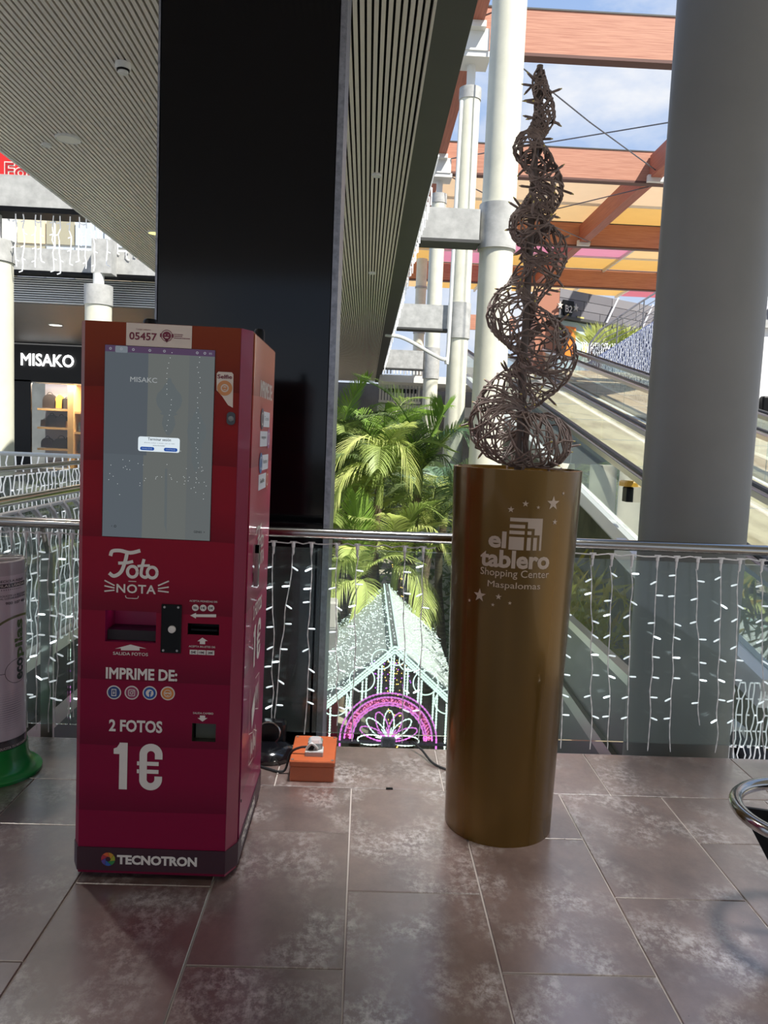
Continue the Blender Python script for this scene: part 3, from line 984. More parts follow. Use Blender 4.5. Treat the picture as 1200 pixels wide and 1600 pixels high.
for i, u in enumerate((-0.141, -0.0826, -0.0233, 0.036)):
    v = 0.6512 + 0.0013 * i
    bd = put(disc(MB(), u, v, 0.0235, F(), 28), 'round_badge', WP, ki, local=True)
    put(disc(MB(), u, v, 0.0198, F(0.0020), 28), 'badge_field', M('badge_ink', cols[i], 0.45), bd, local=True)
    b = MB()
    f_ = F(0.0028)
    if i == 0:
        for r_ in (rect(u - 0.008, u + 0.008, v + 0.009, v + 0.012), rect(u - 0.008, u + 0.008, v - 0.012, v - 0.009), rect(u - 0.008, u - 0.0055, v - 0.009, v + 0.009), rect(u + 0.0055, u + 0.008, v - 0.009, v + 0.009), rect(u - 0.001, u + 0.001, v, v + 0.006)):
            shape(b, r_, f_)
        shape(b, [(u - 0.004, v), (u, v - 0.006), (u + 0.004, v)], f_)
    elif i == 1:
        o_ = rrect(u - 0.011, u + 0.011, v - 0.011, v + 0.011, 0.004)
        n_ = rrect(u - 0.009, u + 0.009, v - 0.009, v + 0.009, 0.003)
        k_ = len(o_)
        b.add([f_(*p) for p in o_ + n_], [(q, (q + 1) % k_, k_ + (q + 1) % k_, k_ + q) for q in range(k_)])
        disc(b, u, v, 0.0056, f_, 16, 0.0036)
        disc(b, u + 0.006, v + 0.006, 0.0014, f_, 8)
    elif i == 2:
        disc(b, u, v, 0.0128, f_, 22)
    else:
        disc(b, u, v, 0.0125, f_, 22, 0.0105)
        shape(b, [(u - 0.010, v + 0.003), (u + 0.010, v + 0.003), (u + 0.007, v - 0.003), (u + 0.002, v), (u - 0.002, v), (u - 0.007, v - 0.003)], f_)
        shape(b, [(u - 0.005, v - 0.006), (u + 0.005, v - 0.006), (u, v - 0.009)], f_)
    mk = put(b, 'badge_mark', WP, bd, local=True)
    if i == 2:
        put(text(MB(), 'f', u - 0.003, u + 0.0065, v - 0.0125, v + 0.008, F(0.0036), 0.03), 'badge_letter', M('badge_blue', (22, 74, 140), 0.45), bd, local=True)
ink('change_lettering', WP, lambda b: (text(b, 'SALIDA CAMBIO', 0.121, 0.188, 0.5885, 0.5952, F(), 0.01),
                                     shape(b, [(0.1363, 0.5751), (0.144, 0.5755), (0.144, 0.584), (0.1615, 0.584), (0.1615, 0.5762), (0.170, 0.5765), (0.153, 0.5635)], F())))
ink('price_lettering', WP, lambda b: (text(b, '2 FOTOS', -0.1557, 0.0205, 0.5175, 0.559, F(), 0.032)))


def one_euro(b, U, V, fn):
    """Heavy narrow figures: 1 and the euro sign; U, V map a 212 x 212 field to the surface."""
    A = lambda x_, y_: fn(U(x_), V(y_))
    for pl in ([(25, 212), (60, 212), (60, 0), (25, 0)], [(0, 28), (14, 22), (25, 4), (25, 52), (0, 52)]):
        b.add([A(*p) for p in pl], [tuple(range(len(pl)))])
    out, inn = [], []
    for k in range(33):
        a = math.radians(0 + 180 * k / 16) if k <= 16 else math.radians(180 + 180 * (k - 16) / 16)
        cy = 50 if k <= 16 else 162
        out.append((162 + 50 * math.cos(a), cy - 50 * math.sin(a)))
        inn.append((162 + 17 * math.cos(a), cy - 17 * math.sin(a)))
    out = [(212, 70)] + out + [(212, 148)]
    inn = [(179, 70)] + inn + [(179, 148)]
    n_ = len(out)
    b.add([A(*p) for p in out + inn], [(i, i + 1, n_ + i + 1, n_ + i) for i in range(n_ - 1)])
    for y_ in (82, 118):
        b.add([A(102, y_), A(111.5, y_), A(111.5, y_ + 18), A(102, y_ + 18)], [(0, 1, 2, 3)])
        b.add([A(145.5, y_), A(196, y_), A(196, y_ + 18), A(145.5, y_ + 18)], [(0, 1, 2, 3)])


ink('price_figure', WP, lambda b: one_euro(b, lambda x_: -0.1387 + x_ * 0.1622 / 212, lambda y_: 0.480 - y_ * 0.1615 / 212, F()))
ink('maker_lettering', WP, lambda b: text(b, 'TECNOTRON', -0.1203, 0.1485, 0.056, 0.0895, F(0.0048), 0.045))
for k, c in enumerate([(186, 130, 40), (150, 150, 40), (40, 120, 60), (36, 80, 150), (80, 60, 130), (160, 34, 54), (196, 84, 40)]):
    a0, a1 = PI / 2 - k * 2 * PI / 7, PI / 2 - (k + 1) * 2 * PI / 7 + 0.06
    b = MB()
    shape(b, [(-0.1502 + r * math.cos(a + tw), 0.0728 + r * math.sin(a + tw)) for r, a, tw in ((0.009, a0, -0.7), (0.0238, a0, 0), (0.0238, (a0 + a1) / 2, 0), (0.0238, a1, 0), (0.009, a1, -0.7))], F(0.0048))
    put(b, 'shutter_blade', M('shutter_ink', c, 0.5), ki, local=True)
# right-hand side: lock handle, cards and lettering
Q = lambda d=0.0055: (lambda s, v: (WR + d, s - 2.56, v))
ink('side_title', WP, lambda b: text(b, 'IMPRIME DE:', 2.80, 3.14, 1.655, 1.715, Q(), 0.018))
ink('side_foto_lettering', WP, lambda b: foto(b, 2.82, 3.04, 1.095, 1.19, Q()))
ink('side_nota_lettering', WP, lambda b: text(b, 'NOTA', 2.87, 3.06, 1.03, 1.085, Q(), 0.02))
ink('side_price_lettering', WP, lambda b: text(b, '2 FOTOS', 2.81, 3.04, 0.85, 0.905, Q(), 0.018))
ink('side_price_figure', WP, lambda b: one_euro(b, lambda x_: 2.84 + x_ * 0.20 / 212, lambda y_: 0.82 - y_ * 0.16 / 212, Q()))
ink('side_maker_lettering', WP, lambda b: text(b, 'TECNOTRON', 2.68, 3.02, 0.058, 0.095, Q(0.0078), 0.045))
for i, (s, v) in enumerate(((2.93, 1.58), (3.03, 1.508), (2.92, 1.42), (3.03, 1.35))):
    cdp = put(MB().box(WR + 0.004, WR + 0.0055, (2.90 if i % 2 == 0 else 2.84) - 2.56, (3.09 if i % 2 == 0 else 3.04) - 2.56, v - 0.028, v + 0.028), 'info_card', M('card_white', (214, 214, 218), 0.5), ki, local=True)
    su = 2.875 if i % 2 == 0 else 3.075
    put(disc(MB(), su, v, 0.042, Q(0.0062), 24, rv=0.038), 'card_disc', M('card_disc_ink', ((90, 70, 90), (170, 110, 150), (70, 110, 170), (190, 80, 60))[i], 0.5), cdp, local=True)
    put(disc(MB(), su, v, 0.026, Q(0.0068), 20, 0.02, rv=0.024), 'card_mark', 'whiteprint', cdp, local=True)
    put(text(MB(), ('Tu móvil', 'Instagram', 'Facebook', 'Selfie')[i], (2.94 if i % 2 == 0 else 2.87), (3.06 if i % 2 == 0 else 2.99), v - 0.004, v + 0.012, Q(0.0062)), 'lettering', 'blackprint', cdp, local=True)


def side_outline(b):
    f_ = Q()
    for pl in ([(2.80, 0.60), (2.80, 0.43), (2.90, 0.40)], [(2.93, 0.60), (3.04, 0.59), (3.05, 0.44), (2.96, 0.47)], [(2.83, 0.40), (2.83, 0.30), (2.95, 0.28)], [(2.93, 0.40), (3.02, 0.36), (2.99, 0.26)]):
        for p, q in zip(pl, pl[1:]):
            stroke(b, [p, q], 0.004, f_)
    shape(b, [(2.86, 0.50), (2.93, 0.55), (2.94, 0.47), (2.88, 0.42)], f_)
    for k in range(7):
        stroke(b, [(2.86 + 0.02 * k, 0.40 - 0.02 * (k % 3)), (2.87 + 0.02 * k, 0.31 + 0.01 * (k % 2))], 0.010, f_)
        stroke(b, [(2.95 + 0.012 * k, 0.56), (2.94 + 0.012 * k, 0.49 + 0.015 * (k % 3))], 0.006, f_)


ink('side_drawing', WP, side_outline)
b = MB().obox((WR + 0.016, 0.222, 0.985), (WR + 0.018, 0.222, 1.135), 0.016, 0.022, (0, 1, 0))
b.obox((WR + 0.004, 0.222, 1.12), (WR + 0.024, 0.222, 1.12), 0.022, 0.03)
hd = put(b, 'door_handle', 'chrome', ki, local=True, label='chrome lever handle')
put(MB().box(WR + 0.004, WR + 0.012, 0.236, 0.254, 1.00, 1.03), 'lock', 'chrome', hd, local=True)
put(MB().box(WR + 0.004, WR + 0.006, 0.105, 0.112, 0.236, 0.244), 'side_rivet', 'blackm', ki, local=True)
# two dark stubs on the roof of the cabinet
for u, y, r in ((0.232, 0.48, 0.020), (-0.145, 0.36, 0.026)):
    put(MB().lathe(u, y, [(r, HT), (r, HT + 0.052), (r * 0.8, HT + 0.06), (r * 0.3, HT + 0.062)], 18), 'antenna', 'blackm', ki, local=True, smooth=True)


# ================================================================== gold pedestal with the shopping centre's mark
PX, PY = 0.592, 3.05
PR = lambda z: 0.212 + 0.0245 * z
PH = 1.432
pd = thing('display_pedestal', (PX, PY, 0.0), 'tall glossy gold-brown round pedestal printed with stars, carrying the wire sculpture', 'pedestal')
b = MB()
b.lathe(PX, PY, [(PR(0), 0.0), (PR(0.4), 0.4), (PR(0.9), 0.9), (PR(PH), PH), (PR(PH) - 0.006, PH + 0.002), (PR(PH) - 0.010, PH - 0.012)], 72)
put(b, 'drum', 'gold', pd, smooth=True)
put(MB().box(PX - 0.001, PX + 0.002, PY + 0.2, PY + 0.262, 0, PH).lathe(PX, PY, [(PR(PH) - 0.012, PH - 0.02), (0.02, PH - 0.018)], 40), 'top_plate', 'darkpole', pd)


def PC(d=0.0012):
    def fn(s, z):
        a = s / PR(z)
        r = PR(z) + d
        return (PX + r * math.sin(a), PY - r * math.cos(a), z)
    return fn


def dense(pts, n=5):
    """Extra points along long edges so that the outline follows the drum."""
    out = []
    for i, p in enumerate(pts):
        q = pts[(i + 1) % len(pts)]
        for k in range(n):
            out.append((p[0] + (q[0] - p[0]) * k / n, p[1] + (q[1] - p[1]) * k / n))
    return out


def strips(b, x0, x1, y0, y1, fn):
    n_ = max(1, int(abs(x1 - x0) / 0.012))
    for k in range(n_):
        a, c = x0 + (x1 - x0) * k / n_, x0 + (x1 - x0) * (k + 1) / n_
        b.add([fn(a, y0), fn(c, y0), fn(c, y1), fn(a, y1)], [(0, 1, 2, 3)])


for s_, z_, r_ in ((-0.0604, 1.2902, 0.0125), (-0.01, 1.3132, 0.0125), (0.0376, 1.3017, 0.0075), (0.097, 1.3175, 0.0275), (0.141, 1.3537, 0.0075), (0.1092, 1.2491, 0.0115),
                   (-0.160, 0.9621, 0.0265), (-0.2048, 0.9352, 0.0075), (-0.086, 0.9664, 0.0120), (-0.1053, 0.9341, 0.0075), (-0.0437, 0.9466, 0.0075)):
    b = MB()
    c = PC()(s_, z_)
    pts = [PC()(*p) for p in star(s_, z_, r_)]
    b.add([c] + pts, [(0, k + 1, (k + 1) % 10 + 1) for k in range(10)])
    put(b, 'star', 'goldprint', pd)
# the board-like emblem: square with stepped bars
b = MB()
u = lambda k: -0.0610 + 0.1192 * k          # 0..1 across
v = lambda k: 1.1440 + 0.1170 * k
for x0, x1, y0, y1 in ((0, 0.45, 0, 0.405), (0, 0.455, 0.49, 0.60), (0, 0.46, 0.68, 0.79), (0, 1.0, 0.885, 1.0), (0.54, 0.66, 0, 0.40), (0.54, 0.665, 0.49, 0.60), (0.735, 0.85, 0, 0.40), (0.93, 1.0, 0, 0.885), (0.76, 0.93, 0.48, 0.885), (0.54, 0.76, 0.68, 0.885)):
    strips(b, u(x0), u(x1), v(y0), v(y1), PC())
put(b, 'emblem', 'goldprint', pd)
put(text(MB(), 'el', -0.1367, -0.0705, 1.1466, 1.2085, PC(), 0.035), 'lettering', 'goldprint', pd)
put(text(MB(), 'tablero', -0.1649, 0.0965, 1.0745, 1.1405, PC(), 0.035), 'lettering', 'goldprint', pd)
put(text(MB(), 'Shopping Center', -0.1614, 0.0985, 1.0345, 1.0700, PC(), 0.004), 'lettering', 'goldprint', pd)
put(text(MB(), 'Maspalomas', -0.1300, 0.0655, 0.9935, 1.0240, PC(), 0.004), 'lettering', 'goldprint', pd)

# ------------------------------------------------------------------ spiral wire sculpture
ws = thing('wire_sculpture', (PX, PY, PH), 'brown wire spiral light sculpture tapering upwards on the gold pedestal', 'sculpture')
put(MB().tube([(PX + 0.002, PY, PH - 0.018), (PX, PY, 2.2), (PX - 0.001, PY, 2.925)], [0.014, 0.014, 0.012], 12), 'pole', 'darkpole', ws, smooth=True)
# centre line of the coil (offset across, depth, height) and its own radius
ctl = [(0.0, 0.08, 1.530, 0.085), (0.085, 0.045, 1.535, 0.098), (0.085, -0.04, 1.540, 0.104), (0.0, -0.075, 1.540, 0.105), (-0.085, 0.0, 1.585, 0.108), (-0.05, 0.07, 1.69, 0.098), (0.03, 0.06, 1.76, 0.095), (0.095, 0.0, 1.855, 0.108), (0.03, -0.075, 1.925, 0.095), (-0.062, 0.0, 2.015, 0.088),
       (-0.01, 0.06, 2.10, 0.072), (0.058, 0.0, 2.232, 0.083), (0.02, -0.05, 2.29, 0.066), (-0.022, 0.0, 2.345, 0.062), (0.01, 0.04, 2.40, 0.055), (0.050, 0.0, 2.47, 0.062), (0.02, -0.035, 2.55, 0.05), (-0.028, 0.0, 2.63, 0.054),
       (0.0, 0.025, 2.685, 0.034), (0.026, 0.0, 2.745, 0.040), (0.012, -0.012, 2.81, 0.030), (0.0, 0.0, 2.865, 0.026), (0.0, 0.0, 2.915, 0.012)]
mid = smooth_path([(PX + c[0], PY + c[1], c[2]) for c in ctl], 12)
rad = [p.x for p in smooth_path([(c[3], 0, 0) for c in ctl], 12)]
NM = len(mid)
frames = []
nr = None
for i, p in enumerate(mid):
    t_ = (mid[min(i + 1, NM - 1)] - mid[max(i - 1, 0)]).normalized()
    if nr is None:
        nr = t_.cross(Vector((0, 1, 0.2))).normalized()
    nr = (nr - t_ * nr.dot(t_)).normalized()
    frames.append((p, nr.copy(), t_.cross(nr)))


def on_coil(s, a, k=1.0):
    s = max(0.0, min(NM - 1.001, s))
    i = int(s)
    p, n_, bi = frames[i]
    q = frames[min(i + 1, NM - 1)][0]
    c = p.lerp(q, s - i)
    r = rad[i] * k
    pt = c + n_ * (math.cos(a) * r) + bi * (math.sin(a) * r)
    pt.z = max(pt.z, PH + 0.008)
    return pt


random.seed(21)
def coil_bunch(name, n, mode):
    for _ in range(n):
        b = MB()
        if mode == 'ring':
            s0 = random.uniform(2, NM - 12)
            tilt = random.uniform(-7, 7)
            ph = random.uniform(0, 6.28)
            pts = [on_coil(s0 + tilt * math.sin(a * 2 * PI / 14 + ph), a * 2 * PI / 14, random.uniform(0.97, 1.05)) for a in range(15)]
            w = 0.0040
        else:
            s0 = random.uniform(0, NM - 30)
            a0 = random.uniform(0, 6.28)
            tw = random.uniform(0.05, 0.20) * random.choice((-1, 1))
            L = random.randint(18, 60)
            pts = [on_coil(s0 + k * 1.4, a0 + tw * k * 1.4 + 0.25 * math.sin(k * 0.9 + a0), random.uniform(0.95, 1.03)) for k in range(L) if s0 + k * 1.4 < NM - 2]
            w = 0.0034
        if len(pts) > 2:
            b.tube(pts, [w] * len(pts), 5)
            put(b, name, 'twig', ws, smooth=True)


coil_bunch('hoop_cord', 92, 'ring')
coil_bunch('wound_cord', 128, 'long')
stick = None
for k in range(96):
    s_ = random.uniform(3, NM - 8)
    a_ = random.uniform(0, 6.28)
    p = on_coil(s_, a_)
    c = on_coil(s_, a_, 0.0)
    d = (p - c).normalized() + Vector((random.uniform(-.5, .5), random.uniform(-.5, .5), random.uniform(-.6, .6)))
    d.normalize()
    if stick is None:
        bb = MB().tube([(0, 0, 0), (0.034, 0, 0), (0.038, 0, 0)], [0.0046, 0.0046, 0.0036], 7)
        stick = put(bb, 'bulb_holder', 'twig', ws, local=True)
        tipm = MB().tube([(0.038, 0, 0), (0.045, 0, 0)], [0.0032, 0.0018], 6).mesh('bulb_tip', M('amber_bulb', (190, 170, 90), 0.25))
        o = stick
    else:
        o = stick.copy()
        COL.objects.link(o)
        o.parent = ws
    o.location = p - ORG[ws.name]
    o.rotation_euler = d.to_track_quat('X', 'Z').to_euler()
    tp = bpy.data.objects.new('bulb_tip', tipm)
    COL.objects.link(tp)
    tp.parent = o
put(MB().tube(smooth_path([(PX + 0.03, PY - 0.1, PH + 0.01), (PX + 0.12, PY - 0.14, PH + 0.006), (PX + 0.16, PY - 0.05, PH + 0.008)]), 0.003, 6), 'feed_cord', 'twig', ws)

# ================================================================== battery recycling tube
BX, BY = -1.592, 3.385
bt = thing('battery_tube', (BX, BY, 0.0), 'white battery recycling tube with green lettering on a round green foot', 'recycling bin')
b = MB().lathe(BX, BY, [(0.205, 0.0), (0.207, 0.012), (0.198, 0.02), (0.185, 0.022), (0.162, 0.045), (0.150, 0.075), (0.1475, 0.13)], 48)
put(b, 'foot', 'green', bt, smooth=True)
put(MB().lathe(BX, BY, [(0.140, 0.06), (0.140, 0.885)], 48, cap=False), 'label_sleeve', M('label_white', (244, 236, 236), 0.32, coat=0.4), bt, smooth=True)
put(MB().lathe(BX, BY, [(0.1425, 0.12), (0.1425, 0.93), (0.138, 0.945), (0.126, 0.951), (0.02, 0.951)], 48, cap=False), 'clear_tube', GLASS('clear_plastic', (250, 249, 250), 0.08, (220, 216, 218), 0.8), bt, smooth=True)
put(MB().lathe(BX, BY, [(0.136, 0.88), (0.136, 0.94), (0.124, 0.944)], 48, cap=False), 'cap', M('frosted_cap', (214, 208, 206), 0.4), bt, smooth=True)


BA = math.radians(25.0)                       # the printed face looks towards the photographer
def BC(d=0.0008):
    def fn(s, z):
        a = s / 0.1405 + BA
        r = 0.1405 + d
        return (BX + r * math.sin(a), BY - r * math.cos(a), z)
    return fn


def BCv(u0, d=0.0008):                        # upright lettering read from below
    g = BC(d)
    return lambda s, t_: g(u0 - t_, s)


put(text(MB(), 'eco', 0.425, 0.520, -0.004, 0.036, BCv(0.147), 0.04), 'lettering', 'darkgreenletter', bt)
put(text(MB(), 'pilas', 0.522, 0.690, -0.016, 0.048, BCv(0.147), 0.04), 'lettering', 'greenletter', bt)
b = MB()
strips(b, 0.022, 0.17, 0.834, 0.852, BC())
put(b, 'black_label', 'blackprint', bt)
put(text(MB(), 'RECICLA AQUÍ', 0.028, 0.150, 0.856, 0.870, BC(), 0.01), 'lettering', 'blackprint', bt)
put(text(MB(), 'PILAS USADAS', 0.028, 0.165, 0.838, 0.849, BC(0.0016), 0.02), 'lettering', 'whiteprint', bt)
b = MB()
for k in range(26):
    disc(b, -0.10 + 0.0095 * k, 0.826, 0.0022, BC(), 8)
text(b, 'SOLICITE LA RECOGIDA', 0.036, 0.175, 0.796, 0.804, BC(), 0.008)
text(b, 'AL LLEGAR A ESTE NIVEL', 0.036, 0.175, 0.785, 0.793, BC(), 0.008)
text(b, '900 107 401', 0.058, 0.165, 0.762, 0.774, BC(), 0.015)
put(b, 'lettering', 'blackprint', bt)
b = MB()
stroke(b, [(-0.04, 0.60), (0.0, 0.655), (0.05, 0.69), (0.10, 0.705), (0.15, 0.706), (0.19, 0.70)], 0.010, BC(0.001))
put(b, 'green_arc', M('olive_print', (118, 122, 44), 0.5), bt)
b = MB()
stroke(b, [(0.115 + 0.060 * math.cos(a * PI / 10), 0.468 + 0.052 * math.sin(a * PI / 10)) for a in range(21)], 0.0022, BC(0.001))
stroke(b, [(-0.10, 0.56), (0.0, 0.475), (0.055, 0.465)], 0.0022, BC(0.001))
put(b, 'thin_rings', 'blackprint', bt)
b = MB()
strips(b, -0.16, 0.22, 0.10, 0.172, BC(0.0006))
put(b, 'base_label', M('label_black', (34, 30, 34), 0.4), bt)
put(text(MB(), 'SOLICITA TU RECOGIDA', 0.022, 0.175, 0.134, 0.144, BC(0.0016), 0.01), 'lettering', 'whiteprint', bt)
put(text(MB(), 'Tel: 900 107', 0.036, 0.155, 0.110, 0.127, BC(0.0016), 0.02), 'lettering', 'whiteprint', bt)
b = MB()
for i in range(18):
    for j in range(18):
        s_, z_ = 0.022 + 0.0065 * i + (0.003 if j % 2 else 0), 0.215 + 0.010 * j
        q = 1 - math.hypot((s_ - 0.085) / 0.075, (z_ - 0.30) / 0.10)
        if q > 0.05:
            disc(b, s_, z_, 0.0021 * (0.4 + q), BC(), 5)
put(b, 'dot_pattern', M('dot_grey', (120, 122, 140), 0.5), bt, kind='stuff')

# ================================================================== small things on the floor
jb = thing('junction_box', (-0.185, 3.51, 0.0), 'orange plastic junction box on the floor beside the black column', 'junction box')
put(MB().cbox(-0.279, -0.084, 3.362, 3.655, 0.0, 0.068, 0.004), 'box_body', 'orange', jb)
put(MB().cbox(-0.282, -0.081, 3.359, 3.658, 0.069, 0.094, 0.005), 'lid', 'orange', jb)
for sx, sy in ((-0.270, 3.375), (-0.093, 3.375), (-0.270, 3.64), (-0.093, 3.64)):
    put(MB().lathe(sx, sy, [(0.007, 0.0935), (0.007, 0.0955), (0.003, 0.0945)], 12), 'lid_screw', 'darkpole', jb)
pg = thing('plug_adapter', (-0.178, 3.45, 0.094), 'pale grey plug adapter wrapped in clear film on the orange box', 'plug adapter')
put(MB().cbox(-0.218, -0.137, 3.41, 3.48, 0.0945, 0.118, 0.004), 'socket_block', 'greyplug', pg)
put(MB().cbox(-0.208, -0.142, 3.43, 3.50, 0.118, 0.158, 0.012), 'film_wrap', GLASS('clear_film', (236, 240, 240), 0.35, (226, 230, 230), 1.0), pg)
put(MB().tube(smooth_path([(-0.212, 3.425, 0.124), (-0.19, 3.42, 0.150), (-0.165, 3.425, 0.128), (-0.178, 3.43, 0.118)]), 0.006, 8), 'plug_cord', 'greyplug', pg)
put(MB().cbox(-0.206, -0.178, 3.424, 3.45, 0.120, 0.140, 0.006), 'black_plug', 'blackm', pg)
c1 = smooth_path([(-0.205, 3.437, 0.128), (-0.245, 3.44, 0.122), (-0.285, 3.44, 0.095), (-0.305, 3.44, 0.02), (-0.335, 3.44, 0.007), (-0.39, 3.47, 0.007), (-0.45, 3.50, 0.007), (-0.56, 3.48, 0.007)], 8)
put(MB().tube(c1, 0.0055, 8), 'power_cable', 'rubber', None, (-0.39, 3.47, 0.0), smooth=True, label='black power cable running from the orange box to the photo kiosk', cat='cable')
fl_ = thing('floodlight', (-0.39, 3.66, 0.0), 'glossy black floodlight lying on the floor beside the photo kiosk', 'floodlight')
b = MB().lathe(-0.40, 3.63, [(0.118, 0.002), (0.122, 0.02), (0.105, 0.045), (0.06, 0.06)], 32)
put(b, 'dish', M('black_gloss', (14, 14, 17), 0.12, coat=0.6), fl_, smooth=True)
b = MB().cbox(-0.49, -0.33, 3.66, 3.73, 0.05, 0.15, 0.012)
put(b, 'lamp_housing', M('black_gloss_housing', (9, 9, 11), 0.2), fl_)
put(MB().torus((-0.41, 3.655, 0.10), 0.055, 0.005, 'Y', 24, 8), 'lens_ring', 'chrome', fl_, smooth=True)
c2 = smooth_path([(0.275, 3.768, 0.03), (0.29, 3.74, 0.045), (0.33, 3.68, 0.03), (0.38, 3.58, 0.007), (0.47, 3.50, 0.007), (0.62, 3.45, 0.007), (0.80, 3.55, 0.007)], 8)
put(MB().tube(c2, 0.0055, 8), 'power_cable', 'rubber', None, (0.38, 3.58, 0.0), smooth=True, label='black cable leading from the railing edge behind the gold pedestal', cat='cable')
put(MB().cbox(0.147, 0.177, 3.305, 3.318, 0.0, 0.005, 0.001), 'dark_scrap', 'blackm', None, (0.161, 3.31, 0.0), label='small dark scrap lying on a floor joint in front of the orange box', cat='scrap')

# steel-ringed stand cut off by the right edge of the view
RX, RY = 1.462, 2.345
rs = thing('ring_stand', (1.462, 2.345, 0.0), 'black stand with a polished steel ring at the right edge of the picture', 'litter bin')
put(MB().torus((RX, RY, 0.40), 0.232, 0.021, 'Z', 56, 14), 'steel_ring', 'chrome', rs, smooth=True)
for a in (0.75, 2.85, 4.95):
    ca, sa = math.cos(a), math.sin(a)
    p = [(RX + 0.05 * ca, RY + 0.05 * sa), (RX + 0.215 * ca, RY + 0.215 * sa)]
    nx, ny = -sa * 0.006, ca * 0.006
    b = MB().plate([(p[0][0] - nx, p[0][1] - ny, 0.10), (p[1][0] - nx, p[1][1] - ny, 0.385), (p[1][0] - nx, p[1][1] - ny, 0.395), (p[0][0] - nx, p[0][1] - ny, 0.395)], (2 * nx, 2 * ny, 0))
    put(b, 'black_fin', 'blackm', rs)
put(MB().lathe(RX, RY, [(0.10, 0.0), (0.10, 0.015), (0.05, 0.03), (0.05, 0.40)], 28), 'stem', 'blackm', rs, smooth=True)


# ================================================================== timber roof frame over the street
for y, lab in ((21.7, 'nearest laminated timber cross beam, highest in the picture'), (31.1, 'second laminated timber cross beam with the first coloured panels behind it'),
               (41.1, 'third laminated timber cross beam, dark red, between coloured panels'), (51.5, 'fourth laminated timber cross beam, just above the strip of sky')):
    t = thing('cross_beam', (12, y, 11.7), lab, 'timber beam')
    put(MB().box(2.0, 26, y - 0.16, y + 0.16, 11.68, 12.76), 'beam', 'timber', t)
    put(MB().box(2.0, 26, y - 0.18, y + 0.18, 11.60, 11.68), 'bottom_flange', M('dark_flange', (96, 62, 52), 0.6) if 'dark_flange' not in bpy.data.materials else bpy.data.materials['dark_flange'], t)
    put(MB().box(2.0, 26, y - 0.18, y + 0.18, 12.76, 12.80), 'top_cap', 'fascia', t)
t = thing('cross_beam', (12, 62, 11.7), 'farthest orange timber cross beam, below the strip of sky', 'timber beam')
put(MB().box(5.0, 12.0, 66, 66.3, 10.7, 11.9), 'beam', 'timber', t)
t = thing('long_beam', (2.42, 26, 12.0), 'long timber beam running over the row of white columns, beside the fascia', 'timber beam')
put(MB().box(2.28, 2.60, 12, 21.4, 12.2, 12.95), 'beam', 'timber_y', t)
put(MB().box(2.28, 2.60, 22.0, 30.9, 12.2, 12.95), 'beam', 'timber_y', t)
put(MB().box(2.28, 2.60, 31.4, 41.0, 12.2, 12.95), 'beam', 'timber_y', t)
for y in (21.2, 30.7):
    put(MB().box(2.22, 2.66, y - 0.12, y + 0.2, 12.05, 12.2), 'steel_shoe', 'steelw', t)
t = thing('long_beam', (10.6, 36, 11.9), 'diagonal-looking long timber beam right of the sculpture, crossing above the coloured panels', 'timber beam')
for a, b_ in ((22.0, 30.9), (31.4, 40.9), (41.4, 51.2)):
    put(MB().box(10.40, 10.84, a, b_, 11.75, 12.62), 'beam', 'timber_y', t)
for y in (30.75, 40.75):
    put(MB().box(10.30, 10.94, y - 0.1, y + 0.1, 11.6, 11.85), 'steel_shoe', 'steelw', t)

# coloured shade panels lying on the frame
PCOL = dict(peach=(238, 222, 200), sand=(238, 218, 184), amber=(234, 208, 154), pink=(230, 184, 200), mauve=(226, 206, 220), rose=(222, 160, 172))
for k, c in PCOL.items():
    mt = M('shade_' + k, c, 0.6, var=-0.05, scale=1.2)
    p = mt.node_tree.nodes['Principled BSDF']
    tl = mt.node_tree.nodes.new('ShaderNodeBsdfTranslucent')
    tl.inputs[0].default_value = rgb(c)
    mxs = mt.node_tree.nodes.new('ShaderNodeMixShader')
    mxs.inputs[0].default_value = 0.6
    out = mt.node_tree.nodes['Material Output']
    mt.node_tree.links.new(p.outputs[0], mxs.inputs[1])
    mt.node_tree.links.new(tl.outputs[0], mxs.inputs[2])
    mt.node_tree.links.new(mxs.outputs[0], out.inputs[0])
    MT[k] = mt
xs_ = [0.4, 4.1, 7.65, 11.2, 14.75, 18.3, 21.9]
bays = [(31.35, 41.0, ['mauve mauve mauve peach peach sand'.split(), 'peach peach peach peach peach amber'.split(), 'peach sand sand amber pink amber'.split()], 'coloured shade panels of the first bay, peach with some pink'),
        (41.35, 51.3, ['sand pink pink sand sand pink'.split(), 'amber pink pink pink sand amber'.split(), 'amber pink amber amber amber rose'.split()], 'coloured shade panels of the second bay, pink and yellow'),
        (51.34, 60.0, ['sand sand amber sand pink amber'.split(), 'amber sand sand amber sand rose'.split(), 'sand amber amber sand amber rose'.split()], 'coloured shade panels of the farthest bay, low behind the fourth beam'),
        (26.0, 30.8, ['x x x x rose pink'.split()], 'single rose shade panel beside the near grey column, above the second beam')]
for y0, y1, rows, lab in bays:
    t = thing('shade_canopy', (11, y0, 12.8), lab, 'shade canopy')
    nrow = len(rows)
    for i, row in enumerate(rows):
        ya, yb = y0 + (y1 - y0) * i / nrow, y0 + (y1 - y0) * (i + 1) / nrow
        for j, c in enumerate(row):
            if c != 'x':
                put(MB().box(xs_[j] + 0.06, xs_[j + 1] - 0.06, ya + 0.04, yb - 0.04, 12.80, 12.84), 'shade_panel', c, t)
        if i:
            put(MB().box(xs_[0], xs_[-1], ya - 0.04, ya + 0.04, 12.70, 12.80), 'cross_rail', 'steelw', t)
    for j, xv in enumerate(xs_[1:6]):
        if y1 - y0 > 8:
            put(MB().box(xv - 0.06, xv + 0.06, y0, y1, 12.62, 12.80), 'long_rail', 'steelw', t)

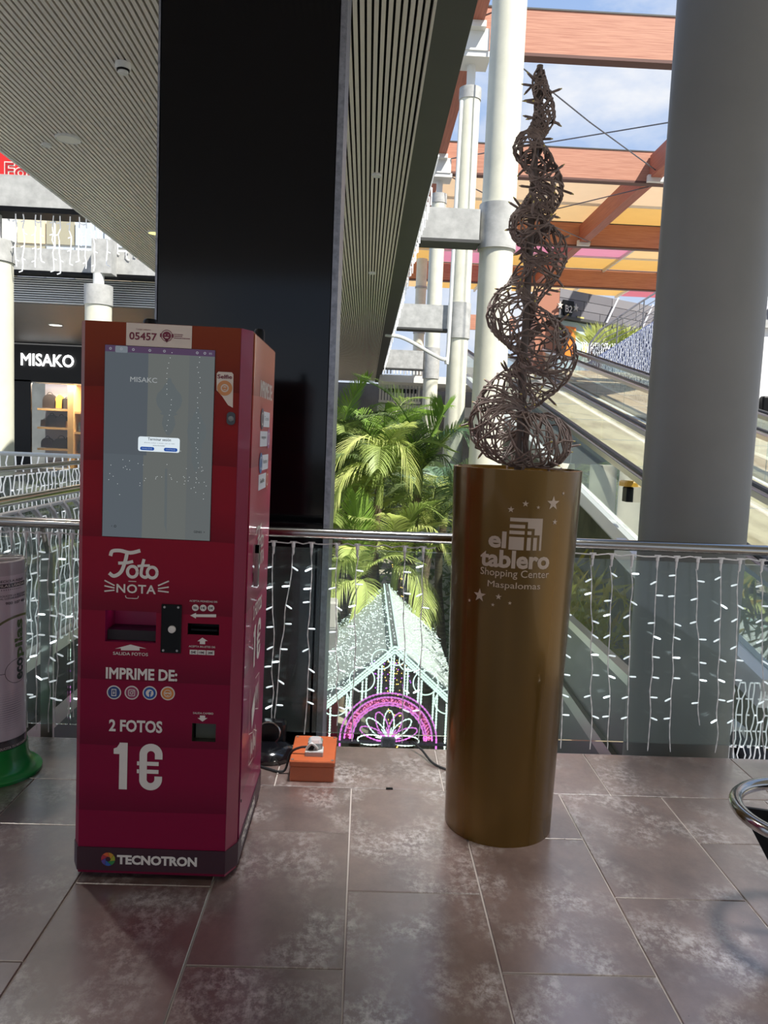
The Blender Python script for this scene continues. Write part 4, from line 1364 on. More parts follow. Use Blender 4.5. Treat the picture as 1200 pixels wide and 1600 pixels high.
# bracing cables
for i, (a, b_, lab) in enumerate((
        ((2.6, 21.5, 12.5), (11.0, 12.4, 12.3), 'thin bracing cable at the top edge right of the central white column'),
        ((2.7, 21.9, 12.2), (10.95, 30.8, 11.85), 'thin bracing cable running down from the first beam to the long beam on the right'),
        ((2.8, 30.8, 12.1), (16.5, 21.9, 12.3), 'thin bracing cable crossing the sky behind the sculpture'),
        ((2.8, 31.5, 11.7), (10.95, 40.6, 11.75), 'thin bracing cable under the first bay of coloured panels'),
        ((2.8, 40.6, 11.7), (11.0, 31.4, 11.75), 'thin bracing cable crossing the peach shade panels'))):
    put(MB().tube([a, ((a[0] + b_[0]) / 2, (a[1] + b_[1]) / 2, (a[2] + b_[2]) / 2 - 0.1), b_], 0.022, 6), 'bracing_cable', 'cable', None, a, label=lab, cat='cable')

# concrete brackets from the gallery edge to the columns
for x1, y, z0, z1, lab in ((1.68, 13.1, 4.72, 5.20, 'concrete bracket beam tied to the central white column'), (2.10, 21.9, 4.52, 5.15, 'concrete bracket beam tied to the second white column, with a white pipe'),
                           (2.12, 31.4, 4.25, 4.95, 'farthest concrete bracket beam, above a balustrade of light nets')):
    t = put(MB().box(0.575, x1, y - 0.22, y + 0.22, z0, z1), 'bracket_beam', 'concrete', None, (0.575, y, z0), label=lab, cat='concrete beam')
    put(MB().box(0.575, x1 + 0.02, y - 0.24, y + 0.24, z0 - 0.05, z0), 'bottom_plate', 'fascia', t)
put(MB().tube(smooth_path([(0.4, 20.8, 4.18), (0.9, 20.9, 4.12), (1.8, 21.2, 3.72), (2.05, 21.5, 3.70), (2.12, 21.55, 3.85), (2.14, 21.55, 7.0), (2.16, 21.55, 10.4)], 6), 0.05, 8), 'drain_pipe', 'steelw', None, (0.4, 20.8, 4.18), smooth=True,
    label='white drain pipe bending from the ceiling up the second white column', cat='pipe')


# ------------------------------------------------------------------ nets and icicles of far lights
def icicle(b, x, y, z, L, ax=(1, 0)):
    a = [(x, y, z)]
    for k in range(1, max(3, int(L / 0.09))):
        a.append((x + random.uniform(-0.02, 0.02) * ax[0], y + random.uniform(-0.02, 0.02), z - L * k / max(3, int(L / 0.09))))
        if k % 2:
            s_ = random.choice((-1, 1))
            b.obox(a[-1], (a[-1][0] + 0.05 * s_ * ax[0], a[-1][1] + 0.05 * s_ * ax[1], a[-1][2] - 0.02), 0.014, 0.014)
    b.tube(a, 0.009, 4)


MT['net_cord'] = M('pale_net_cord', (206, 212, 222), 0.5)
MT['icicle'] = M('white_icicle', (236, 238, 240), 0.5, emit=0.25)
b = MB()
y = 9.0
while y < 33.4:
    icicle(b, 0.62, y, 4.30, random.uniform(0.14, 0.36), (0, 1))
    y += random.uniform(0.22, 0.4)
b.tube([(0.60, 8, 4.30), (0.60, 33.4, 4.30)], 0.012, 5)
put(b, 'fascia_icicle_lights', 'icicle', None, (0.60, 9, 4.30), label='row of short white icicle lights along the dark fascia edge', cat='string lights', kind='stuff')


def light_net(name, P0, U, V, nu, nv, label, mat='icicle', clip=None, w=0.02, amp=0.35):
    """Strings hanging side by side over a rectangle P0 + u U + v V."""
    P0, U, V = Vector(P0), Vector(U), Vector(V)
    b = MB()
    for i in range(nu):
        u_ = (i + 0.5) / nu
        pts = []
        for j in range(nv + 1):
            v_ = j / nv
            if clip and not clip(u_, v_):
                continue
            pts.append(P0 + U * (u_ + random.uniform(-amp, amp) / nu) + V * v_)
        for p, q in zip(pts, pts[1:]):
            b.obox(p, q, w, w, U.normalized())
        for p in pts[::2]:
            b.obox(p, p + U.normalized() * random.choice((-1, 1)) * (U.length / nu * 0.55), w * 1.3, w * 1.3)
    return put(b, name, mat, None, tuple(P0), label=label, cat='light net', kind='stuff')


# far walkway behind the brackets
t = thing('far_balustrade', (1.4, 33.5, 4.3), 'white balustrade far behind the brackets, above the palm tips', 'balustrade')
put(MB().box(0.6, 2.4, 33.4, 33.6, 4.95, 5.03), 'top_rail', 'steelw', t)
for k in range(13):
    put(MB().box(0.62 + 0.14 * k, 0.68 + 0.14 * k, 33.45, 33.55, 4.2, 4.95), 'baluster', 'steelw', t)
t = thing('far_balustrade', (1.4, 36.0, 3.1), 'lower white balustrade with a dark marked strip, just above the palm tips', 'balustrade')
put(MB().box(0.5, 2.4, 35.9, 36.1, 4.05, 4.15).box(0.5, 2.4, 35.9, 36.1, 3.1, 3.2), 'rails', 'steelw', t)
for k in range(14):
    put(MB().box(0.52 + 0.135 * k, 0.60 + 0.135 * k, 35.95, 36.02, 3.2, 4.05), 'baluster', 'steelw', t)
for k in range(9):
    put(MB().box(0.75 + 0.17 * k, 0.84 + 0.17 * k, 35.88, 35.92, 3.55, 3.74), 'dark_mark', 'blackprint', t)
put(MB().box(0.5, 12, 36.5, 39, 2.6, 3.05).box(0.5, 6, 34, 39, 3.9, 4.2), 'wall_gallery', M('far_gallery_white', (214, 216, 212), 0.6), kind='structure')


# ================================================================== moving walkways on the right
SL = 0.19
G_TRAV = GLASS('walkway_glass', (240, 247, 243), 0.03, (206, 210, 196), 0.45)
MT['belt'] = M('grey_belt', (104, 106, 108), 0.5, var=-0.3, scale=60, stretch=(0.2, 6, 6))
MT['stringer'] = M('white_stringer', (222, 218, 218), 0.35)
MT['pinkstr'] = M('rose_grey_skirt', (204, 186, 192), 0.35)
MT['beige'] = M('beige_marble', (214, 196, 162), 0.5, c2=(176, 156, 124), scale=1.6, stretch=(1, 0.35, 2), lo=0.45, hi=0.62)


def walkway(x0, x1, za, y0, y1, label, rails=True):
    """An inclined moving walkway along Y whose belt lies at za + SL*y."""
    t = thing('moving_walkway', ((x0 + x1) / 2, y0, za + SL * y0), label, 'moving walkway')
    Z = lambda y, h: za + SL * y + h

    def bar(name, mat, xa, xb, ha, hb, ya=y0, yb=y1, par=t):
        b = MB().loft([[(xa, y, Z(y, ha)), (xb, y, Z(y, ha)), (xb, y, Z(y, hb)), (xa, y, Z(y, hb))] for y in (ya, yb)])
        return put(b, name, mat, par)
    bar('belt', 'belt', x0 + 0.16, x1 - 0.16, -0.12, 0.0)
    bar('truss', M('truss_grey', (196, 198, 198), 0.5) if 'truss_grey' not in bpy.data.materials else bpy.data.materials['truss_grey'], x0 + 0.25, x1 - 0.25, -0.42, -0.14)
    for xa, sgn in ((x0, 1), (x1, -1)):
        bar('stringer', 'stringer', min(xa, xa + 0.16 * sgn), max(xa, xa + 0.16 * sgn), -0.16, 0.02)
        xg = xa + 0.08 * sgn
        n_ = max(1, int((y1 - y0) / 2.4))
        for k in range(n_):
            ya, yb = y0 + (y1 - y0) * k / n_, y0 + (y1 - y0) * (k + 1) / n_
            bar('glass_panel', G_TRAV, xg - 0.006, xg + 0.006, 0.02, 0.70, ya + 0.012, yb - 0.012)
        bar('rail_profile', 'brushed', xg - 0.035, xg + 0.035, 0.70, 0.775)
        bar('skirt_light', 'pinkstr', xg - 0.025, xg + 0.025, 0.775, 0.80)
        b = MB()
        b.loft([[(xg + 0.045 * math.cos(q) , y, Z(y, 0.84) + 0.028 * math.sin(q)) for q in [k * PI / 4 for k in range(8)]] for y in (y0, y1)])
        put(b, 'handrail', 'rubber', t, smooth=True)
    return t


walkway(3.2, 4.55, -1.36, 5.2, 29.5, 'nearest rising moving walkway with glass sides and black handrails, behind the gold pedestal')
walkway(6.35, 7.6, -1.36, 5.2, 29.5, 'second rising moving walkway, beyond the beige sloping deck on the right')
b = MB().loft([[(4.58, y, -1.6 + SL * y), (6.32, y, -1.6 + SL * y), (6.32, y, -1.30 + SL * y), (4.58, y, -1.30 + SL * y)] for y in (5.2, 29.5)])
put(MB().loft([[(4.6, y, -4.5), (4.8, y, -4.5), (4.8, y, -1.62 + SL * y), (4.6, y, -1.62 + SL * y)] for y in (5.2, 29.5)]), 'wall_under', M('olive_grey_wall', (136, 138, 112), 0.7, var=-0.3, scale=1.2), kind='structure')
t = put(b, 'sloping_deck', 'beige', None, (5.4, 5.2, -0.4), label='beige marble sloping deck between the two rising moving walkways', cat='deck')
for k in range(10):
    y = 6.0 + 2.4 * k
    put(MB().box(4.58, 6.32, y, y + 0.02, -1.30 + SL * y - 0.01, -1.30 + SL * y + 0.012), 'panel_joint', 'concrete', t)
yb_ = thing('yellow_device', (3.18, 9.8, 0.95), 'small yellow and black device on the nearest moving walkway, by the near grey column', 'device')
put(MB().cbox(3.19, 3.45, 9.55, 9.8, 1.05, 1.12, 0.02), 'yellow_top', M('signal_yellow', (226, 168, 58), 0.4), yb_)
put(MB().cbox(3.23, 3.41, 9.58, 9.77, 0.86, 1.05, 0.02), 'black_body', 'blackm', yb_)

# dark lower walkway seen through the glass right of the pedestal
t = thing('lower_walkway', (2.0, 5.4, -1.6), 'dark steel lower walkway below the railing, seen through the glass beside the gold pedestal', 'walkway')
for name, mat, xa, za_, xb, zb_ in (('edge_rail', 'brushed', 1.80, 0.02, 1.88, -0.05), ('dark_side', M('dark_steel_side', (26, 27, 29), 0.4), 1.84, -0.06, 1.86, -0.62), ('steel_stringer', 'brushed', 1.80, -0.62, 1.90, -0.74),
                                     ('dark_skirt', M('grey_skirt', (74, 76, 80), 0.35), 1.84, -0.74, 1.87, -1.4), ('lower_stringer', 'brushed', 1.78, -1.4, 1.92, -1.52), ('underside', 'blackm', 1.84, -1.52, 1.87, -2.6)):
    b = MB().loft([[(xa + dx, y, za_ + dz), (xb + dx, y, za_ + dz), (xb + dx, y, zb_ + dz), (xa + dx, y, zb_ + dz)] for y, dx, dz in ((5.0, 0.0, 0.0), (8.0, 0.18, -0.12))])
    put(b, name, mat, t)
put(MB().loft([[(1.9 + dx, y, -0.55 + dz), (2.9 + dx, y, -0.55 + dz), (2.9 + dx, y, -0.6 + dz), (1.9 + dx, y, -0.6 + dz)] for y, dx, dz in ((5.0, 0, 0), (8.0, 0.18, -0.12))]), 'dark_belt', M('dark_belt', (24, 25, 27), 0.45, var=0.3, scale=50), t)

# right edge: end of a black handrail below the platform
t = thing('handrail_newel', (2.75, 5.3, -1.6), 'black curved handrail end and box at the right edge, seen through the railing glass', 'handrail end')
put(MB().tube(smooth_path([(2.62, 6.2, -0.18), (2.60, 5.5, -0.30), (2.58, 5.05, -0.42), (2.58, 4.85, -0.62), (2.60, 4.9, -0.85), (2.62, 5.2, -0.95)]), 0.05, 10), 'curved_handrail', 'rubber', t, smooth=True)
put(MB().box(2.56, 2.64, 5.1, 6.6, -1.0, -0.32), 'grey_panel', 'truss_grey' if 'truss_grey' in MT else bpy.data.materials['truss_grey'], t)
put(MB().cbox(2.50, 3.05, 4.85, 5.7, -1.6, -0.98, 0.03), 'black_box', 'blackm', t)
put(MB().obox((2.66, 4.9, -0.02), (2.66, 8.0, 0.5), 0.10, 0.20), 'white_edge', 'stringer', t)
light_net('garland_net', (2.42, 4.9, 0.05), (0.55, 0, 0), (0, 0, -0.75), 16, 14, 'white light garland at the right edge below the handrail', w=0.006)

# white wall with net lights on the far right
put(MB().box(7.8, 18, 16.4, 16.7, -2, 4.10), 'wall_right', M('white_wall', (226, 226, 226), 0.6), kind='structure')
put(MB().box(7.8, 18, 16.3, 16.8, 4.10, 4.26), 'wall_cap', 'concrete', None, (7.8, 16.4, 4.1), kind='structure')
put(MB().box(7.8, 18, 16.65, 16.8, 4.26, 6.3), 'wall_screen', M('dark_screen_wall', (98, 100, 108), 0.6), kind='structure')
light_net('wall_light_net', (7.85, 16.5, 6.15), (2.4, 0, 0), (0, 0, -1.75), 30, 22, 'net of white lights on the wall top right of the near grey column', w=0.022)
t = thing('wall_lamp_box', (8.3, 16.3, 2.5), 'black box with a bright slot on the white wall at the right edge', 'wall box')
put(MB().cbox(8.16, 8.8, 16.22, 16.4, 2.32, 2.70, 0.03), 'housing', 'blackm', t)
put(MB().box(8.33, 8.44, 16.20, 16.22, 2.34, 2.58), 'slot', M('slot_yellow', (216, 206, 150), 0.4), t)
t = thing('shop_block', (9.3, 20, -4.5), 'brownish louvred upper storey at the right edge above the light net', 'building')
put(MB().box(8.4, 16, 20.0, 21, -4.5, 12), 'wall', M('brown_grey_wall', (128, 112, 110), 0.6), t)
for k in range(6):
    put(MB().box(8.5, 12, 19.9, 20.0, 6.3 + 0.32 * k, 6.5 + 0.32 * k), 'louvre', M('louvre_grey', (178, 170, 170), 0.5) if 'louvre_grey' not in bpy.data.materials else bpy.data.materials['louvre_grey'], t)
for k in range(4):
    put(MB().box(9.2 + 0.5 * k, 9.55 + 0.5 * k, 19.92, 20.02, 5.5, 6.0), 'window', 'blackm', t)

# ================================================================== restaurant building, stair and planter beyond
FA, FB = Vector((7.05, 30.0, 0)), Vector((14.4, 34.6, 0))
fd = (FB - FA).normalized()
fnrm = Vector((fd.y, -fd.x, 0))
bl = thing('restaurant_building', (7.05, 30.0, 4.2), 'dark grey panelled building with a shield sign, beyond the moving walkways', 'building')
pan = [M('facade_grey_a', (116, 114, 118), 0.6), M('facade_grey_b', (124, 122, 125), 0.6), M('facade_grey_c', (108, 106, 110), 0.6)]
L_ = (FB - FA).length


def on_fac(s, z, d=0.0):
    p = FA + fd * s + fnrm * d
    return (p.x, p.y, z)


random.seed(3)
for r_, (z0, z1) in enumerate(((6.32, 6.66), (6.68, 7.02), (7.04, 7.36))):
    s_ = 0.0
    while s_ < L_:
        w = random.uniform(1.0, 1.7)
        e = min(L_, s_ + w)
        b = MB().plate([on_fac(s_ + 0.012, z0), on_fac(e - 0.012, z0), on_fac(e - 0.012, z1), on_fac(s_ + 0.012, z1)], -fnrm * 0.05)
        put(b, 'facade_panel', random.choice(pan), bl)
        s_ = e
put(MB().plate([on_fac(0, 4.2, -0.05), on_fac(L_, 4.2, -0.05), on_fac(L_, 7.34, -0.05), on_fac(0, 7.34, -0.05)], -fnrm * 0.3), 'back_wall', M('pale_joint', (168, 166, 164), 0.7), bl)
put(MB().plate([on_fac(-0.3, 6.22, 0.3), on_fac(L_, 6.22, 0.3), on_fac(L_, 6.32, 0.3), on_fac(-0.3, 6.32, 0.3)], -fnrm * 0.6), 'soffit_edge', 'fascia', bl)
put(MB().box(6.2, 7.05, 30.0, 31.2, 4.2, 7.3), 'terracotta_return', M('terracotta_wall', (176, 120, 96), 0.7), bl)
for k in range(4):
    b = MB().plate([on_fac(2.0 * k + 0.05, 4.3, 0.02), on_fac(2.0 * k + 1.95, 4.3, 0.02), on_fac(2.0 * k + 1.95, 6.2, 0.02), on_fac(2.0 * k + 0.05, 6.2, 0.02)], fnrm * 0.02)
    put(b, 'shop_window', M('pale_shop_glass', (176, 192, 190), 0.12, spec=0.6) if 'pale_shop_glass' not in bpy.data.materials else bpy.data.materials['pale_shop_glass'], bl)
    put(MB().obox(on_fac(2.0 * k, 4.25, 0.05), on_fac(2.0 * k, 6.2, 0.05), 0.09, 0.09, (0, 1, 0)), 'mullion', 'fascia', bl)
put(MB().plate([on_fac(0.2, 4.9, 0.06), on_fac(0.9, 4.9, 0.06), on_fac(0.9, 6.0, 0.06), on_fac(0.2, 6.0, 0.06)], fnrm * 0.02), 'orange_poster', M('orange_poster_ink', (236, 128, 44), 0.5), bl)
for k in range(5):
    b = MB().plate([on_fac(1.5 + 0.55 * k + 0.22 * math.cos(a), 5.15 + (0.12 if k % 2 else 0) + 0.3 * math.sin(a) * (1 if math.sin(a) > 0 else 0.6), 0.05) for a in [q * PI / 6 for q in range(12)]], fnrm * 0.02)
    put(b, 'yellow_display', M('yellow_display_ink', (226, 208, 110), 0.5) if 'yellow_display_ink' not in bpy.data.materials else bpy.data.materials['yellow_display_ink'], bl)
for s_ in (2.9, 5.0):
    put(MB().obox(on_fac(s_ - 0.55, 6.3, 0.25), on_fac(s_ + 0.05, 7.35, 0.25), 0.06, 0.06, (0, 1, 0)), 'strut', 'trimmetal', bl)
sg = thing('shield_sign', on_fac(0.38, 6.60, 0.1), 'black shield sign with white B2 and two stars on the dark grey building', 'sign')
sh = [(-0.27, 0.34), (0.27, 0.34), (0.30, 0.2), (0.24, 0.1), (0.24, -0.08), (0.16, -0.25), (0.0, -0.36), (-0.16, -0.25), (-0.24, -0.08), (-0.24, 0.1), (-0.30, 0.2)]
SGN = lambda d: (lambda u, v: on_fac(0.38 + u, 6.60 + v, d))
put(MB().plate([SGN(0.06)(*p) for p in sh], fnrm * 0.06), 'shield', 'blackm', sg)
put(text(MB(), 'B2', -0.17, 0.2, -0.10, 0.16, SGN(0.13), 0.02), 'lettering', 'whiteprint', sg)
for u_ in (-0.42, 0.42):
    put(MB().plate([SGN(0.06)(*p) for p in star(u_, 0.12, 0.15)], fnrm * 0.05), 'star', 'whiteprint', sg)
put(MB().plate([SGN(0.04)(0.55, -0.30), SGN(0.04)(0.92, -0.30), SGN(0.04)(0.92, -0.17), SGN(0.04)(0.55, -0.17)], fnrm * 0.03), 'small_plaque', M('plaque_yellow', (206, 190, 116), 0.5), sg)
put(MB().box(7.65, 20, 28.4, 40, 3.9, 4.2), 'floor_terrace', M('terrace_floor', (186, 182, 174), 0.7), kind='structure')
light_net('terrace_light_net', (7.7, 28.9, 5.25), (1.4, 0, 0), (0, 0, -1.0), 18, 12, 'white light net on the terrace balustrade under the shop window', w=0.03)
# stair with lit side and steel railing
light_net('stair_light_net', (7.72, 28.0, 7.1), (3.7, 0, 0), (0, 0, -4.1), 58, 44, 'dense net of white lights on the sloping stair side, left of the near grey column', w=0.017, mat='net_cord', clip=lambda u_, v_: 7.1 - 4.1 * v_ < 4.42 + 2.6 * u_ and 7.1 - 4.1 * v_ > 3.0)
put(MB().plate([(7.7, 28.1, 2.9), (11.5, 28.1, 2.9), (11.5, 28.1, 7.03), (7.7, 28.1, 4.42)], (0, 0.15, 0)), 'staircase', M('stair_side_blue_grey', (98, 108, 140), 0.6), None, (7.7, 28.1, 2.9), label='sloping stair side wall behind the dense light net', cat='stair')
put(MB().box(7.72, 11.5, 28.1, 28.25, -4.5, 2.9), 'wall_stair', 'concrete', kind='structure')
sr = thing('stair_railing', (7.8, 28.3, 4.6), 'sloping steel railing with thin bars above the stair light net', 'railing')
RS = lambda x_, z_: (x_ * 1.273, 28.3, 1.53 + (z_ - 1.53) * 1.273)
for k in range(5):
    pts = [RS(6.15, 3.95 + 0.15 * k), RS(6.55, 4.4 + 0.15 * k), RS(7.4, 4.85 + 0.15 * k), RS(9.2, 6.05 + 0.15 * k)] if k < 4 else [RS(6.15, 3.9), RS(6.15, 4.35), RS(6.4, 4.75), RS(7.4, 5.5), RS(9.2, 6.75)]
    put(MB().tube(pts, 0.032 if k == 4 else 0.016, 6), 'rail_bar', 'trimmetal', sr)
for xq in (6.9, 7.6, 8.3):
    put(MB().tube([RS(xq, 4.2), RS(xq, 5.15 + (xq - 6.9) * 0.68)], 0.024, 6), 'post', 'trimmetal', sr)


# ================================================================== palms of the sunken garden
def leafmat(name, c, c2):
    mt = M(name, c, 0.42, c2=c2, scale=1.3, lo=0.35, hi=0.7)
    t = mt.node_tree
    tl = t.nodes.new('ShaderNodeBsdfTranslucent')
    tl.inputs[0].default_value = rgb([min(255, v * 1.15) for v in c])
    ms = t.nodes.new('ShaderNodeMixShader')
    ms.inputs[0].default_value = 0.38
    t.links.new(t.nodes['Principled BSDF'].outputs[0], ms.inputs[1])
    t.links.new(tl.outputs[0], ms.inputs[2])
    t.links.new(ms.outputs[0], t.nodes['Material Output'].inputs[0])
    MT[name] = mt


leafmat('leaf_green', (138, 158, 86), (168, 180, 108))
leafmat('leaf_lime', (186, 198, 112), (212, 214, 148))
leafmat('leaf_dark', (96, 116, 74), (128, 142, 96))
leafmat('leaf_blue', (104, 134, 110), (130, 156, 126))
leafmat('leaf_bright', (132, 164, 70), (112, 146, 60))
MT['trunk'] = M('ringed_palm_trunk', (128, 112, 90), 0.8, var=-0.4, scale=3, stretch=(1, 1, 9))
MT['shaft'] = M('green_crownshaft', (136, 150, 80), 0.5)


def frond(par, pts, leaf, mat, droop=0.5, wd=0.024, name='frond', fold=0.0):
    P = smooth_path(pts, 14)
    n = len(P)
    b = MB()
    b.tube(P[::2] + [P[-1]], [0.016 * (1 - 0.85 * k / (n / 2)) + 0.002 for k in range(len(P[::2]) + 1)], 5)
    for i in range(4, n):
        f = i / (n - 1)
        t_ = (P[min(i + 1, n - 1)] - P[i - 1]).normalized()
        side = t_.cross(Vector((0, 0, 1)))
        if side.length < 0.2:
            side = t_.cross(Vector((0, 1, 0.3)))
        side.normalize()
        nrm = side.cross(t_).normalized()
        if droop <= 0.3:
            wd = 0.013
        ll = leaf * (0.35 + 0.75 * math.sin(PI * min(1, f * 0.85 + 0.12))) * random.uniform(0.88, 1.08)
        for sg_ in (-1, 1):
            for sub in (0.0,) if droop > 0.3 else (0.0, 0.33, 0.66):
                p = P[i - 1].lerp(P[i], sub)
                d = (side * sg_ * (1.0 - 0.25 * f) + t_ * (0.55 + 0.5 * f) + nrm * (0.30 + fold) + Vector((random.uniform(-.08, .08), random.uniform(-.08, .08), random.uniform(-.06, .06)))).normalized()
                w = d.cross(nrm)
                w.normalize()
                w = (w + nrm * 0.35).normalized() * wd
                g = Vector((0, 0, -1)) * (droop * ll)
                a = p
                m1 = p + d * ll * 0.35 + g * 0.07
                m2 = p + d * ll * 0.72 + g * 0.36
                e = p + d * ll * 0.97 + g * 0.80
                b.add([a - w * 0.25, a + w * 0.25, m1 - w * 0.5, m1 + w * 0.5, m2 - w * 0.36, m2 + w * 0.36, e], [(0, 1, 3, 2), (2, 3, 5, 4), (4, 5, 6)])
    return put(b, name, mat, par)


def palm(x, y, zc, label, heroes=(), nf=9, L=1.9, tones=('leaf_green', 'leaf_dark'), seed=1, lights=False, tr=0.085):
    random.seed(seed)
    t = thing('palm_tree', (x, y, -4.5), label, 'palm', 'palms of the sunken garden')
    put(MB().tube([(x + 0.1 * math.sin(k), y, -4.5 + (zc - 0.45 + 4.5) * k / 6) for k in range(7)], [tr * (1.25 - 0.06 * k) for k in range(7)], 12), 'trunk', 'trunk', t, smooth=True)
    put(MB().tube([(x + 0.1 * math.sin(6), y, zc - 0.5), (x, y, zc - 0.1), (x, y, zc + 0.12)], [tr * 0.9, tr * 0.75, tr * 0.3], 10), 'crownshaft', 'shaft', t, smooth=True)
    for h in heroes:
        pts, leaf, mat, droop = h[:4]
        frond(t, pts, leaf, mat, droop)
    a0 = random.uniform(0, 6.28)
    for k in range(nf):
        az = a0 + k * 2.4
        el = math.radians(random.uniform(38, 82))
        ll = L * random.uniform(0.8, 1.1)
        h = Vector((math.cos(az), math.sin(az), 0))
        c = Vector((x, y, zc))
        pts = [c]
        for q in (0.33, 0.66, 1.0):
            e_ = el - q * q * random.uniform(0.9, 1.5)
            pts.append(pts[-1] + (h * math.cos(e_) + Vector((0, 0, 1)) * math.sin(e_)) * ll / 3)
        frond(t, pts, L * 0.30, random.choice(tones), random.uniform(0.25, 0.6))
    if lights:
        b = MB()
        for k in range(150):
            a = k * 0.9
            z = zc - 0.6 - k * 0.028
            r = tr * 1.2 + 0.012
            b.ball((x + 0.1 * math.sin(6 * (z + 4.5) / (zc + 4.05)) + r * math.cos(a), y + r * math.sin(a), z), 0.011, n=5, m=3)
        put(b, 'warm_fairy_lights', EM('warm_led', (255, 206, 96), 2.2) if 'warm_led' not in bpy.data.materials else bpy.data.materials['warm_led'], t, kind='stuff')
    return t


V = lambda x, y, z: (x, y, z)
palm(1.02, 14.5, 0.95, 'tall palm with big upright green fronds left of the pedestal top', [
    ([V(1.02, 14.5, 0.95), V(0.86, 14.4, 1.65), V(0.42, 14.3, 2.28), V(-0.20, 14.2, 2.58)], 0.66, 'leaf_bright', 0.25),
    ([V(1.02, 14.5, 0.95), V(1.12, 14.4, 1.45), V(1.30, 14.3, 1.85), V(1.38, 14.2, 2.10)], 0.62, 'leaf_bright', -0.15),
    ([V(1.02, 14.5, 0.95), V(1.30, 14.4, 1.50), V(1.65, 14.2, 1.70), V(1.98, 14.0, 1.35)], 0.55, 'leaf_blue', 0.7),
    ([V(1.02, 14.5, 0.95), V(1.35, 14.3, 1.25), V(1.62, 14.1, 0.9), V(1.78, 13.9, 0.2)], 0.45, 'leaf_dark', 0.8),
    ([V(1.02, 14.5, 0.95), V(0.75, 14.2, 1.3), V(0.45, 14.0, 1.3), V(0.15, 13.8, 0.8)], 0.5, 'leaf_green', 0.7)], 5, 1.7, seed=4)
palm(0.30, 14.2, 0.75, 'palm with pale arching fronds drooping in front of the dark garden, centre', [
    ([V(0.30, 14.2, 0.75), V(0.22, 14.0, 1.35), V(-0.15, 13.8, 1.48), V(-0.62, 13.6, 0.95)], 0.62, 'leaf_lime', 0.75),
    ([V(0.30, 14.2, 0.75), V(0.35, 14.0, 1.35), V(0.62, 13.8, 1.42), V(0.85, 13.6, 0.75)], 0.55, 'leaf_lime', 0.9),
    ([V(0.30, 14.2, 0.75), V(0.05, 13.9, 1.05), V(-0.35, 13.7, 0.85), V(-0.6, 13.5, 0.2)], 0.55, 'leaf_lime', 0.8),
    ([V(0.30, 14.2, 0.75), V(0.30, 13.9, 1.2), V(0.25, 13.5, 1.35), V(0.22, 13.0, 1.0)], 0.5, 'leaf_green', 0.6)], 6, 1.6, ('leaf_green', 'leaf_dark', 'leaf_lime'), seed=9)
palm(-0.55, 15.6, 0.9, 'palm beside the edge of the black column, its fronds spreading upward', [
    ([V(-0.55, 15.6, 0.9), V(-0.5, 15.4, 1.6), V(-0.3, 15.2, 2.2), V(0.0, 15.0, 2.65)], 0.5, 'leaf_bright', 0.1),
    ([V(-0.55, 15.6, 0.9), V(-0.65, 15.4, 1.5), V(-0.8, 15.2, 1.9), V(-1.0, 15.0, 1.8)], 0.6, 'leaf_green', 0.4)], 9, 1.9, ('leaf_green', 'leaf_dark'), seed=15)
palm(0.62, 13.9, -0.75, 'palm behind the light house with a wide fan of fronds above the handrail', [
    ([V(0.62, 13.9, -0.75), V(0.72, 13.7, -0.1), V(1.05, 13.5, 0.35), V(1.55, 13.3, 0.1)], 0.60, 'leaf_green', 0.35),
    ([V(0.62, 13.9, -0.75), V(0.85, 13.7, -0.2), V(1.2, 13.5, 0.0), V(1.55, 13.3, -0.5)], 0.60, 'leaf_lime', 0.6),
    ([V(0.62, 13.9, -0.75), V(0.68, 13.7, -0.2), V(0.9, 13.5, 0.25), V(1.2, 13.3, 0.45)], 0.5, 'leaf_green', 0.2),
    ([V(0.62, 13.9, -0.75), V(0.9, 13.6, -0.75), V(1.05, 13.4, -1.1), V(1.1, 13.2, -1.7)], 0.5, 'leaf_lime', 0.8)], 5, 1.5, ('leaf_green', 'leaf_lime'), seed=23, lights=True)
palm(-0.08, 13.6, -1.0, 'palm with a bright yellow-green spear leaf just above the handrail', [
    ([V(-0.08, 13.6, -1.0), V(-0.06, 13.55, -0.4), V(-0.10, 13.5, 0.1), V(-0.14, 13.45, 0.55)], 0.45, 'leaf_bright', -0.1),
    ([V(-0.08, 13.6, -1.0), V(-0.25, 13.4, -0.6), V(-0.5, 13.2, -0.8), V(-0.68, 13.0, -1.5)], 0.5, 'leaf_lime', 0.8),
    ([V(-0.08, 13.6, -1.0), V(0.05, 13.4, -0.95), V(0.12, 13.2, -1.2), V(0.05, 13.0, -1.8)], 0.5, 'leaf_lime', 0.8),
    ([V(-0.08, 13.6, -1.0), V(-0.3, 13.4, -1.0), V(-0.5, 13.2, -1.3), V(-0.55, 13.0, -2.0)], 0.45, 'leaf_lime', 0.7)], 5, 1.4, ('leaf_green', 'leaf_lime'), seed=31)
palm(-0.35, 17.0, 0.6, 'darker palm standing behind the others, left part of the garden', (), 11, 1.9, ('leaf_dark', 'leaf_green'), seed=37)
palm(0.9, 17.2, 0.0, 'darker palm standing behind the others, with warm lights on its trunk', (), 11, 1.9, ('leaf_dark', 'leaf_green'), seed=41, lights=True)
palm(1.75, 16.6, 0.2, 'dark palm partly hidden behind the gold pedestal', (), 9, 1.7, ('leaf_dark', 'leaf_blue'), seed=43)
palm(0.2, 18.5, -0.6, 'dark palm deepest in the garden, seen through gaps between fronds', (), 10, 1.8, ('leaf_dark',), seed=47)

